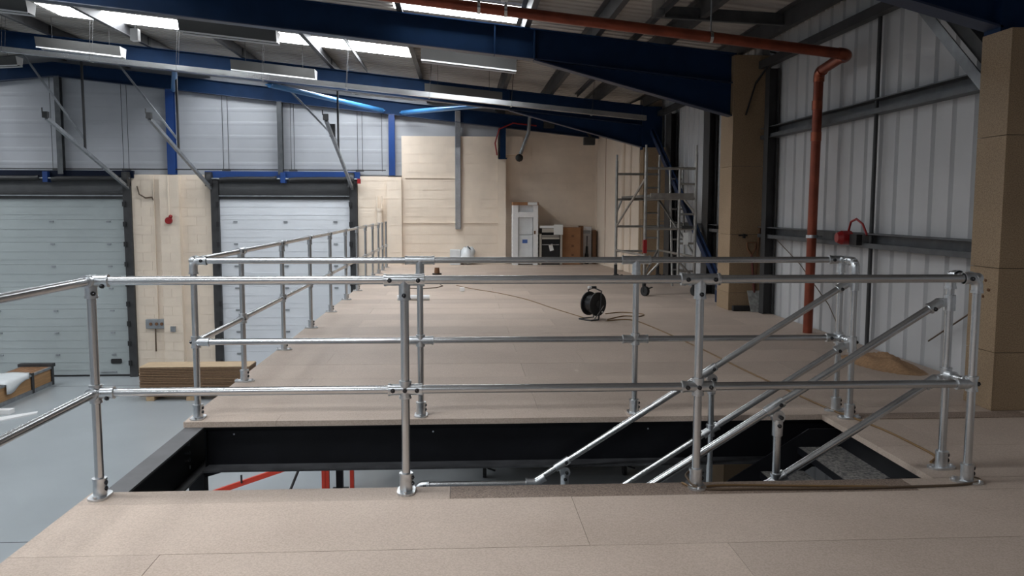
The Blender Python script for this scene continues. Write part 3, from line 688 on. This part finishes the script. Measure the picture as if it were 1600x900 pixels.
for x, z0, z1, lb in ((-7.66, -1.38, 2.2, 'thin cream conduit down to the grey isolator box'), (-7.25, 1.2, 2.2, 'thin cream conduit above the red bell')):
    yy = YG-.075 if x < -7.5 else YG-.24
    tag(MB().tube([(x, yy, z0), (x, yy, z1)], .018, 8).build('conduit', CREAM), lb, 'conduit')
t = T('vent_pipe', (-2.06, YG-.2, -2), 'cream painted flue pipe standing beside the pilaster behind the long guardrail', 'pipe')
MB().tube([(-2.06, YG-.17, -2.85), (-2.06, YG-.17, 1.35)], .075, 14).build('pipe', CREAM, t); MB().tube([(-2.06, YG-.17, 1.35), (-2.06, YG-.17, 1.42)], .09, 14).build('collar', CREAM, t)
for x in (-2.12, -2.0): MB().tube([(x, YG-.17, 1.42), (x, YG-.17, 1.72)], .022, 8).build('outlet', CREAM, t)
t = T('drop_channel', (-.09, YG-.17, .89), 'grey galvanised channel hanging down the cream blockwork', 'steel channel')
B(-.155, -.145, YG-.20, YG-.135, .89, 3.85).build('side', GALVD, t); B(-.025, -.015, YG-.20, YG-.135, .89, 3.85).build('side', GALVD, t); B(-.145, -.025, YG-.205, YG-.195, .89, 3.85).build('face', GALV, t)
t = T('drop_pole', (1.45, 21.3, 2.5), 'grey tube with a black head hanging from the roof by the cream corner', 'pole')
MB().tube([(1.72, 21.3, 3.95), (1.68, 21.3, 3.3), (1.48, 21.3, 2.78)], .045, 10).build('tube', GALVD, t); MB().ball((1.45, 21.3, 2.68), .10, 10).build('head', RUBBER, t)
for x, y, z, lb in ((2.3, 21.6, 3.52, 'small grey camera housing high on the cream back wall'), (3.15, 20.4, 3.02, 'dark wedge shaped floodlight under the haunch of the far beam')):
    t = T('flood_lamp', (x, y, z), lb, 'lamp'); B(x-.22, x+.05, y-.12, y+.02, z-.08, z+.10).build('body', DARK, t, .01); MB().bar((x-.5 if x > 3 else x, y, z+.78 if x > 3 else z+.1), (x, y, z+.05 if x > 3 else z+.25), .05, .05).build('arm', DARK, t)
# fluorescent fittings (switched off) under the roof
def fixture(xa, xb, y, drop, label):
    sl = -.105; zc = lambda X: zroof(X)-drop
    t = T('light_fitting', ((xa+xb)/2, y, zc((xa+xb)/2)-.1), label, 'light fitting', 'unlit fluorescent fittings under the roof')
    prof = [(-.11,-.10), (-.165,.08), (.165,.08), (.11,-.10), (.10,-.09), (.15,.07), (-.15,.07), (-.10,-.09)]
    n = len(prof); vs = [(x, y+p[0], zc(x)+p[1]) for x in (xa, xb) for p in prof]
    MB().add(vs, [(i,(i+1)%n,n+(i+1)%n,n+i) for i in range(n)]).build('reflector', FIX, t)
    for dy in (-.108, .108): MB().bar((xa, y+dy, zc(xa)-.105), (xb, y+dy, zc(xb)-.105), .02, .022).build('rim', WHITE, t)
    for x in (xa, xb): MB().add([(x, y+p[0], zc(x)+p[1]) for p in ((-.11,-.10),(-.165,.08),(.165,.08),(.11,-.10))], [(0,1,2,3)]).build('end_cap', WHITE, t)
    for dy in (-.05, .05): MB().tube([(xa+.04, y+dy, zc(xa+.04)-.03), (xb-.04, y+dy, zc(xb-.04)-.03)], .014, 8).build('tube_lamp', WHITE, t)
    for x in (xa+.25, xb-.25): MB().tube([(x, y, zc(x)+.08), (x, y, zroof(x))], .004, 6).build('drop_rod', DARK, t)
lab = 'unlit strip light, '
fixture(-4.37, -2.79, 16.8, .50, lab+'middle one of the row nearest the hanging cable tray')
fixture(-.70, .80, 16.8, .52, lab+'right hand one of the row nearest the hanging cable tray')
fixture(-7.95, -6.40, 16.8, .50, lab+'left hand one of the row nearest the hanging cable tray')
fixture(-4.30, -2.83, 13.6, .42, lab+'just under the near beam left of the bright rooflight')
fixture(-.62, .87, 13.6, .42, lab+'just under the near beam right of the bright rooflight')
fixture(-8.0, -6.52, 13.6, .42, lab+'just under the near beam at the far left')
fixture(-2.45, -1.05, 19.4, .35, lab+'beyond the far beam above the cream blockwork')
fixture(-10.9, -9.6, 19.4, .6, lab+'beyond the far beam at the left edge of the photo')
t = T('emergency_light', (-5.5, 15., 4.1), 'small white emergency light box hanging under the roof at upper left', 'light fitting')
B(-5.58, -5.45, 14.96, 15.1, 4.24, 4.44).build('box', WHITE, t, .01); MB().tube([(-5.52, 15.03, 4.44), (-5.52, 15.03, zroof(-5.52))], .008, 6).build('drop_rod', GALVD, t)
t = T('sensor', (.45, 8.55, 3.5), 'small white roof sensor just above the copper pipe', 'sensor'); B(.40, .47, 8.56, 8.62, 3.47, 3.56).build('body', WHITE, t, .01); MB().tube([(.435, 8.59, 3.56), (.435, 8.59, zroof(.4))], .006, 6).build('drop_rod', GALVD, t)
t = T('cable_tray', (-3, 16.3, 3.5), 'long galvanised cable tray hung on thin wires below the roof', 'cable tray')
tz = lambda X: 4.263-.0955*(X+8.4)
a, b = -10.5, 3.55
for nm, y0, y1, z0, z1 in (('tray_base', 16.24, 16.36, -.006, 0), ('tray_side', 16.24, 16.246, 0, .085), ('tray_side', 16.354, 16.36, 0, .085)):
    MB().prism([(a, tz(a)+z0), (b, tz(b)+z0), (b, tz(b)+z1), (a, tz(a)+z1)], 1, y0, y1).build(nm, GALV, t)
for i in range(9):
    X = -9.9+i*1.55
    for yy in (16.24, 16.36): MB().tube([(X, yy, tz(X)+.0), (X+.05, yy, zroof(X)-.02)], .003, 6).build('hanger_wire', DARK, t)
    MB().bar((X-.0, 16.2, tz(X)-.012), (X, 16.4, tz(X)-.012), .03, .012).build('hanger_bracket', GALVD, t)
# ============================================================ SCAFFOLD TOWER
t = T('scaffold_tower', (3.42, 15, 0), 'aluminium mobile scaffold tower on castors at the back right of the deck', 'scaffold tower')
SX = (3.0, 3.83); SY = (13.7, 16.3); r = .026
def st(p0, p1, nm, rr=r): return MB().tube([p0, p1], rr, 10).build(nm, ALU, t)
for x in SX:
    for y in SY:
        st((x, y, .22), (x, y, 2.34), 'standard'); MB().tube([(x, y, 2.34), (x, y, 2.46)], .018, 8).build('spigot', ALU, t)
        cst = MB().tube([(x, y, .14), (x, y, .34)], .032, 10).box(x-.025, x+.025, y-.06, y+.02, .06, .15).build('castor', RUBBER, t)
        MB().tube([(x-.016, y-.06, .080), (x+.030, y-.03, .080)], .080, 16).build('wheel', RUBBER, cst); MB().bar((x+.02, y-.06, .11), (x+.13, y-.02, .14), .035, .014).build('brake_lever', RUBBER, cst)
for y, zz in ((SY[0], (2.08, 1.59, 1.10, .62)), (SY[1], (2.09, 1.60, 1.08, .60))):
    for z in zz: st((SX[0], y, z), (SX[1], y, z), 'rung', .022)
    xl = SX[0]+.56
    st((xl, y, .35), (xl, y, 2.08), 'ladder_stile', .022)
    for z in (1.83, 1.34, .86, .4): st((xl, y, z), (SX[1], y, z), 'ladder_rung', .018)
for p0, p1 in (((SX[0], SY[0], 1.93), (SX[0], SY[1], 1.08)), ((SX[1], SY[1], 1.6), (SX[1], SY[0], .66)), ((SX[0], SY[0], .66), (SX[0], SY[1], .62)), ((SX[1], SY[0], .64), (SX[1], SY[1], .62)), ((SX[0], SY[0], .35), (SX[1], SY[1], .62)), ((SX[0]+.1, SY[1], 1.59), (SX[0], SY[1], 1.35)), ((SX[1]-.2, SY[0], 1.59), (SX[1], SY[0], 1.35)), ((SX[0]+.02, SY[0], .3), (SX[0]+.3, SY[0], .6)), ((SX[1]-.02, SY[0], .3), (SX[1]-.3, SY[0], .6))): st(p0, p1, 'brace', .020)
for y in SY: pass
pl = B(SX[0]+.1, SX[1]-.06, SY[0]+.0, SY[1], 1.62, 1.66).build('platform', FIX, t); B(SX[0]+.08, SX[1]-.04, SY[0]-.02, SY[0]+.01, 1.60, 1.68).build('platform_edge', ALU, pl)
B(SX[0]-.03, SX[0]+.03, SY[0]-.03, SY[0]+.03, .70, .92).build('red_band', RED, t)
B(3.63, 3.71, SY[0]-.035, SY[0]-.03, .84, 1.04).build('inspection_tag', PAPER, t); B(3.60, 3.78, SY[0]-.03, SY[0]+.02, 1.10, 1.15).build('tag_holder', DARK, t)
t = T('leaning_ladder', (4.05, 15.6, 0), 'narrow aluminium ladder standing beside the scaffold tower', 'ladder')
for x in (3.9, 4.14): MB().tube([(x, 15.4, 0), (x, 15.75, 2.2)], .022, 8).build('stile', ALU, t)
for i in range(7): z = .3+i*.28; MB().tube([(3.9, 15.4+.35*z/2.2, z), (4.14, 15.4+.35*z/2.2, z)], .015, 8).build('rung', ALU, t)
# ============================================================ things at the back wall
yb = YG+.11
t = T('packed_fridge', (1.6, 21.5, 0), 'tall white fridge freezer still in foam corners and a cardboard cap', 'fridge')
B(1.42, 1.80, 21.28, 21.82, .02, 1.50).build('cabinet', FILM, t)
for z0, z1 in ((.03, .74), (.77, 1.20)): B(1.43, 1.79, 21.25, 21.28, z0, z1).build('door', FILM, t, .006)
f = MB()
for x0, x1 in ((1.29, 1.42), (1.80, 1.92)):
    f.box(x0, x1, 21.20, 21.82, 0, 1.50)
    for i in range(11): f.box(x0-(.012 if x0 < 1.5 else -.0), x1+(.012 if x0 > 1.5 else 0), 21.22, 21.6, .1+i*.11, .16+i*.11)
f.box(1.42, 1.80, 21.20, 21.30, 1.20, 1.33).build('foam_corner', FOAM, t)
cp_ = B(1.29, 1.93, 21.18, 21.83, 1.50, 1.58).build('cardboard_cap', CARD, t); B(1.66, 1.90, 21.17, 21.18, 1.505, 1.575).build('tape', PAPER, cp_)
B(1.53, 1.66, 21.245, 21.25, .55, .64).build('energy_label', BLUEL, t); B(1.82, 1.86, 21.19, 21.20, .78, .86).build('strap_mark', CARDD, t)
t = T('packed_cooker', (2.23, 21.5, 0), 'black cooker in cream packaging with a paper sheet taped on', 'cooker')
B(2.02, 2.48, 21.28, 21.84, .0, .93).build('body', OVEN, t)
for x0, x1 in ((1.96, 2.015), (2.49, 2.54)): B(x0, x1, 21.22, 21.84, .02, .78).build('foam_corner', STEEL, t)
for z0, z1, m, n in ((.93, .99, FOAM, 'top_foam'), (.82, .92, STEEL, 'control_panel'), (.72, .745, STEEL, 'handle'), (.65, .70, STEEL, 'grill_handle'), (.50, .52, GALV, 'oven_handle')): B(1.97 if m is FOAM else 2.03, 2.53 if m is FOAM else 2.47, 21.22, 21.28, z0, z1).build(n, m, t)
B(2.03, 2.47, 21.25, 21.28, .20, .49).build('oven_door', OVEN, t); B(2.04, 2.46, 21.26, 21.28, .54, .64).build('grill_door', OVEN, t)
B(2.32, 2.55, 21.20, 21.21, .76, 1.02).build('delivery_note', PAPER, t); MB().bar((2.24, 21.24, .52), (2.28, 21.24, .36), .10, .004, (0,1,0)).build('swing_tag', PAPER, t)
t = T('cardboard_carton', (2.83, 21.6, 0), 'tall brown cardboard carton between the cooker and the white panel', 'box')
B(2.56, 3.02, 21.35, 21.85, 0, .94).build('carton', CARD, t); 
for z in (.22, .45, .70): B(2.79, 2.85, 21.342, 21.35, z, z+.05).build('printed_mark', CARDD, t)
tag(B(3.03, 3.10, 21.40, 21.85, 0, .98).build('flat_carton', CARDD), 'narrow dark cardboard strip beside the brown carton', 'box')
t = T('packing_sheet', (3.22, 21.78, 0), 'white packing sheet standing against the back wall behind a black stick tool', 'packing')
B(3.11, 3.36, 21.74, 21.80, 0, .95).build('sheet', FOAM, t); B(3.14, 3.33, 21.735, 21.74, .78, .86).build('print', GALVD, t)
tag(B(3.37, 3.46, 21.6, 21.80, 0, .87).build('corner_carton', CARDD), 'dark brown cardboard piece in the corner of the back wall', 'box')
t = T('stick_tool', (3.22, 21.6, 0), 'black bottle shaped stick tool standing before the white panel', 'tool')
MB().tube([(3.22, 21.6, 0), (3.22, 21.6, .2), (3.22, 21.6, .27)], .055, 12, r1=.045).build('body', RUBBER, t); MB().tube([(3.22, 21.6, .27), (3.225, 21.62, .45)], .035, 10, r1=.03).build('neck', RUBBER, t); MB().tube([(3.225, 21.62, .45), (3.23, 21.65, .72)], .012, 8).build('rod', RUBBER, t)
tag(B(-.29, -.03, 21.3, 21.6, 0, .38).build('white_carton', FILM, bevel=.01), 'pale square carton at the foot of the cream blockwork', 'box')
bag = MB().ball((.14, 21.4, .2), .2, 12, 1.1)
for v in bag.v: v.x += random.uniform(-.04,.04); v.z = max(0, v.z+random.uniform(-.05,.05)+.02); v.y += random.uniform(-.03,.03)
tag(bag.build('plastic_bag', FILM), 'crumpled white plastic bag beside the pale carton', 'bag')
t = T('black_plug', (-.53, 18.2, 0), 'small black cone shaped bung standing on the deck far back', 'bung')
MB().tube([(-.53,18.2,0), (-.53,18.2,.03)], .10, 12).build('base', RUBBER, t); MB().tube([(-.53,18.2,.03), (-.53,18.2,.15)], .06, 12, r1=.05).build('top', CARDD, t)
t = T('tube_offcut', (-.66, 13.16, .0), 'short white tube lying on the deck behind the far guardrail', 'tube')
MB().tube([(-1.0, 13.16, .04), (-.50, 13.16, .04)], .04, 12).build('tube', WHITE, t)
tag(B(-.03, .05, 14.5, 14.58, 0, .07).build('small_block', WHITE, bevel=.006), 'tiny white block alone on the deck', 'block')
tag(MB().tube([(-1.0, 15.1, .006), (-.7, 15.0, .006), (-.45, 15.15, .006), (-.35, 15.5, .006), (-.4, 15.8, .006)], .008, 6).build('cord_end', CORDD), 'short curl of dark cord on the deck behind the far guardrail', 'cord')
# ---- cable reel and its cord
cx, cyy = 1.72, 10.75
t = T('cable_reel', (cx, cyy, 0), 'black cable reel on a bent tube stand on the deck', 'cable reel')
ax = Vector((.62, -.78, 0)); ctr = Vector((cx-.02, cyy+.02, .205)); rr = .155
for s_ in (-1, 1):
    c = ctr+ax*(.075*s_); MB().tube([c-ax*.008, c+ax*.008], rr, 28).build('disc', RUBBER, t)
MB().tube([ctr-ax*.07, ctr+ax*.07], rr*.78, 20).build('wound_cable', OVEN, t)
sd = Vector((.78, .62, 0))
MB().tube([ctr+ax*.09, ctr+ax*.10], .045, 12).build('hub', DARK, t)
f0 = ctr+ax*.11; 
MB().tube([f0-sd*.16-Vector((0,0,.195)), f0-sd*.02-Vector((0,0,.195)), f0+sd*.02-Vector((0,0,.0)), f0+sd*.03+Vector((0,0,.17)), f0+sd*.0-ax*.11+Vector((0,0,.21)), ctr-ax*.12+sd*.03+Vector((0,0,.17)), ctr-ax*.12+sd*.14-Vector((0,0,.195)), ctr-ax*.12-sd*.14-Vector((0,0,.195))], .010, 8).build('stand', DARK, t)
MB().tube([f0-sd*.10-Vector((0,0,.19)), f0+sd*.07-Vector((0,0,.02))], .008, 8).build('strut', GALV, t)
MB().tube([f0-sd*.16-Vector((0,0,.195)), ctr-ax*.12-sd*.14-Vector((0,0,.195))], .009, 8).build('foot_bar', DARK, t)
MB().tube([f0-ax*.10-sd*.06+Vector((0,0,.215)), f0-ax*.10+sd*.03+Vector((0,0,.212))], .017, 10).build('handle', RUBBER, t); MB().tube([f0-ax*.10-sd*.11+Vector((0,0,.22)), f0-ax*.10-sd*.06+Vector((0,0,.216))], .016, 10).build('grip_end', WHITE, t)
MB().ball(f0+sd*.05-Vector((0,0,.10)), .012, 8).build('knob', WHITE, t)
def cord(pts, r_, m, label, sub=6):
    out = []; P = [Vector((p[0], p[1], p[2] if len(p) > 2 else r_)) for p in pts]
    for i in range(len(P)-1):
        p0, p1, p2, p3 = P[max(i-1,0)], P[i], P[i+1], P[min(i+2, len(P)-1)]
        for k in range(sub):
            u = k/sub; out.append(.5*((2*p1)+(p2-p0)*u+(2*p0-5*p1+4*p2-p3)*u*u+(3*p1-p0-3*p2+p3)*u**3))
    out.append(P[-1]); return tag(MB().tube(out, r_, 6).build('extension_cord', m), label, 'cord')
cord([(1.85, 10.6), (2.1, 10.7), (2.22, 10.55), (2.3, 10.0), (2.38, 9.2), (2.45, 8.33), (2.50, 7.4), (2.562, 6.552), (2.624, 5.851), (2.692, 5.496), (2.739, 5.197), (2.752, 4.871), (2.744, 4.646), (2.655, 4.53)], .007, CORD, 'ochre extension cord trailing from the black reel across the deck')
cord([(1.6, 10.9), (1.3, 12.0), (1.0, 13.2), (.6, 14.2), (.2, 14.9), (-.1, 15.6)], .006, CORD, 'faint ochre cord running from the reel towards the back of the deck')
cord([(1.88, 10.72), (2.15, 11.05), (2.35, 11.0), (2.45, 11.25), (2.2, 11.45), (1.95, 11.3)], .007, CORD, 'loose loop of ochre cord right of the black reel')
cord([(1.20, 4.30, .05), (1.17, 4.24, .04), (1.23, 4.15), (1.5, 4.13), (1.9, 4.115), (2.3, 4.12), (2.6, 4.14), (2.74, 4.2), (2.72, 4.27)], .007, CORDD, 'dark cord lying along the near edge of the stair opening')
cord([(1.15, 4.25), (1.2, 4.16), (1.35, 4.20), (1.8, 4.165), (2.2, 4.13)], .006, CORD, 'light ochre cord looped round the foot of the near guardrail post')
# ---- sawdust heap
mb = MB(); n = 26; vs = []; fs = []
for i in range(n+1):
    for j in range(n+1):
        u, v = i/n*2-1, j/n*2-1; q = max(0, 1-(u*u+v*v)); 
        h = .095*q**1.1*(1+.25*math.sin(7*u+2*v)*math.cos(5*v-u)+random.uniform(-.1,.1)); vs.append((3.88+u*.24, 7.50+v*.50-u*.12, h))
mb.add(vs, [(i*(n+1)+j, (i+1)*(n+1)+j, (i+1)*(n+1)+j+1, i*(n+1)+j+1) for i in range(n) for j in range(n) if max(vs[a][2] for a in (i*(n+1)+j, (i+1)*(n+1)+j+1, (i+1)*(n+1)+j, i*(n+1)+j+1)) > .0], True)
tag(mb.build('sawdust_heap', SAW), 'heap of orange brown sawdust on the deck by the right wall', 'sawdust', kind='stuff')
# ---- broom, spade
t = T('broom', (4.0, 11.6, 0), 'broom with a black bristle head on the deck before the far chipboard box', 'broom')
B(3.80, 4.16, 11.56, 11.63, .0, .075).build('bristle_head', RUBBER, t, .01); MB().tube([(4.10, 11.6, .075), (4.17, 11.63, 1.16)], .018, 8).build('pole', CARDD, t)
t = T('spade', (4.05, 11.5, 0), 'spade with a dusty grey blade and D handle leaning on the far chipboard box', 'spade')
MB().add([(4.01,11.42,.005),(4.25,11.42,.005),(4.17,11.55,.29),(3.99,11.55,.29),(4.01,11.435,.005),(4.25,11.435,.005),(4.17,11.565,.29),(3.99,11.565,.29)], [(3,2,1,0),(4,5,6,7),(0,1,5,4),(1,2,6,5),(2,3,7,6),(3,0,4,7)]).build('blade', CONC, t)
MB().tube([(4.09, 11.55, .26), (4.06, 11.61, .78)], .018, 10).build('shaft', HANDLE, t)
MB().tube([(4.06, 11.61, .78), (4.00, 11.62, .88), (3.995, 11.625, .96), (4.12, 11.625, .96), (4.115, 11.62, .88), (4.06, 11.61, .78)], .016, 8).build('d_handle', CARDD, t)
tag(MB().box(3.88, 4.0, 11.63, 11.66, 1.05, 1.07).box(3.94, 3.97, 11.62, 11.66, 1.02, 1.08).build('wall_hook', RUBBER), 'small dark bracket screwed to the far chipboard box', 'bracket')
tag(MB().bar((4.05, 11.62, 3.15), (4.22, 11.30, 3.5), .02, .02).bar((4.22, 11.3, 3.5), (4.12, 11.3, 3.52), .02, .02).bar((4.05, 11.62, 3.15), (3.93, 11.64, 2.72), .02, .02).build('dark_strut', RUBBER), 'thin black strut across the top of the far chipboard box', 'steel bar')
# ============================================================ floor level, left
def crate():
    t = T('long_crate', (-10.2, 18.6, FZ), 'long brown plywood crate with dark straps and slatted top on the warehouse floor', 'crate')
    x0, x1, y0, y1, z1 = -10.60, -9.90, 15.2, 20.8, FZ+.47
    B(x1-.02, x1, y0, y1, FZ+.08, z1-.05).build('side_panel', WOOD, t); B(x0, x0+.02, y0, y1, FZ+.08, z1-.05).build('side_panel', WOOD, t)
    B(x0, x1, y1-.02, y1, FZ+.08, z1-.05).build('end_panel', WOOD, t); B(x0, x1, y0, y0+.02, FZ+.08, z1-.05).build('end_panel', WOOD, t)
    for x in (x0, x1): B(x-.03, x+.03, y0, y1, FZ, FZ+.09).build('runner', GALVD, t); B(x-.02, x+.03, y0, y1, z1-.07, z1-.02).build('rim', GALVD, t)
    for i in range(6):
        a = x0+.02+i*.112; B(a, a+.098, y0+.02, y1-.1, z1-.05, z1-.02).build('slat', SLATM, t)
    for y in (y0+.5, 17.2, 18.30, 19.80, 20.75): B(x1+.005, x1+.035, y-.05, y+.05, FZ, z1).build('strap', DARK, t); B(x0, x1+.03, y-.05, y+.05, z1-.02, z1-.005).build('strap', DARK, t)
    B(x0-.05, x1+.05, y1-.12, y1+.05, z1-.03, z1+.05).build('end_batten', DARK, t)
crate()
mb = MB(); vs = []; nx, ny = 10, 10
for i in range(nx+1):
    for j in range(ny+1):
        u, v = i/nx, j/ny; x = -10.58+u*.90; yy = 18.40+v*1.35+.1*u; z = FZ+.492+.008*math.sin(9*u+5*v)
        if u > .75: x = -9.845+.012*math.sin(8*v); yy = 18.62+v*.95; z = FZ+.492-(u-.75)*1.0*(.75+.35*math.sin(4*v+1))
        vs.append((x, yy, z))
mb.add(vs, [(i*(ny+1)+j, (i+1)*(ny+1)+j, (i+1)*(ny+1)+j+1, i*(ny+1)+j+1) for i in range(nx) for j in range(ny)], True)
sh = tag(mb.build('polythene_sheet', FILM), 'white plastic sheet draped over the long brown crate', 'plastic sheet')
so = sh.modifiers.new('thick', 'SOLIDIFY'); so.thickness = .004
tag(MB().add([(-9.6,16.6,FZ),(-8.80,17.75,FZ),(-8.86,17.9,FZ),(-9.75,17.1,FZ),(-9.6,16.6,FZ+.03),(-8.80,17.75,FZ+.03),(-8.86,17.9,FZ+.03),(-9.75,17.1,FZ+.03)], [(3,2,1,0),(4,5,6,7),(0,1,5,4),(1,2,6,5),(2,3,7,6),(3,0,4,7)]).build('white_board', WHITE), 'flat white board lying on the grey floor in front of the crate', 'board')
tag(MB().box(-9.95, -9.35, 17.75, 17.95, FZ, FZ+.09).build('white_trim_piece', WHITE), 'white boxed trim piece lying behind the flat white board', 'board')
# stack of chipboard sheets on skids
for i, x in enumerate((-6.92, -6.05, -5.2)):
    tag(B(x-.07, x+.10, 18.86, 20.0, FZ, FZ+.085).build('timber_skid', WOODD), ('left hand', 'middle', 'right hand')[i]+' timber skid under the stack of chipboard sheets', 'skid', 'skids under the chipboard stack')
first = None
for i in range(17):
    z = FZ+.086+i*.0385; dx = random.uniform(-.008,.008); dy = random.uniform(-.004,.004)+(.012 if i % 2 else 0)
    if first is None:
        first = tag(B(-7.14, -4.74, 18.9, 19.55, z, z+.0275).build('chipboard_sheet', MDF), 'lowest brown edged chipboard sheet of the stack, lying directly on the skids', 'chipboard sheet', 'stacked chipboard sheets')
    else:
        c = first.copy(); C.objects.link(c); c.location = Vector(first.location)+Vector((dx, dy, i*.0385))
        c['label'] = 'brown edged chipboard sheet, %s from the top of the stack on skids' % ('second third fourth fifth sixth seventh eighth ninth tenth eleventh twelfth thirteenth fourteenth fifteenth sixteenth seventeenth'.split()[16-i])
tag(B(-7.14, -4.74, 18.9, 19.55, FZ+.086+17*.0385, FZ+.086+17*.0385+.012).build('cover_sheet', MDFT), 'thin pale sheet on the very top of the chipboard stack', 'chipboard sheet')
# ---- below the deck: red trestle, wheeled base
t = T('red_trestle', (-2.2, 12.3, FZ), 'red painted steel trestle seen through the stair opening', 'trestle')
for x in (-2.03, -1.98, -1.62): B(x-.028, x+.028, 12.2, 12.27, FZ, FZ+1.3).build('leg', REDP, t)
MB().bar((-3.75, 12.2, FZ+.10), (-2.2, 12.2, FZ+.62), .06, .07).build('brace', REDP, t); MB().bar((-2.0, 12.22, FZ+.62), (-1.64, 12.22, FZ+.48), .05, .05).build('brace', REDP, t)
B(-3.9, -3.6, 12.1, 12.3, FZ, FZ+.06).build('foot', REDP, t); B(-2.1, -1.55, 12.15, 12.32, FZ+1.3, FZ+1.36).build('top_bar', REDP, t)
MB().tube([(-3.2, 12.15, FZ+.3), (-3.2, 12.15, FZ+.42)], .015, 6).build('pin', DARK, t)
tag(MB().tube([(-2.55, 12.0, FZ+.05), (-2.35, 12.6, FZ+.62), (-2.30, 12.65, FZ+1.5)], .02, 8).build('leaning_pole', DARK), 'thin dark pole leaning beside the red trestle', 'pole')
t = T('wheeled_base', (1.5, 13.5, FZ), 'wheeled base frame on black castors in the dark under the deck', 'trolley')
B(.2, 2.8, 13.0, 14.6, FZ+.34, FZ+.42).build('frame', DARK, t)
for x in (.354, 2.607):
    for y in (13.15, 14.45):
        c = B(x-.03, x+.03, y-.04, y+.04, FZ+.16, FZ+.34).build('castor', RUBBER, t); MB().tube([(x-.025, y, FZ+.10), (x+.025, y, FZ+.10)], .10, 18).build('wheel', RUBBER, c); MB().tube([(x+.025, y-.03, FZ+.10), (x+.03, y-.03, FZ+.10)], .05, 12).build('hub', DARK, c); MB().bar((x+.05, y, FZ+.15), (x+.17, y-.05, FZ+.12), .03, .02).build('brake_lever', RUBBER, c)
for o in bpy.data.objects:
    if '_w' in o: del o['_w']
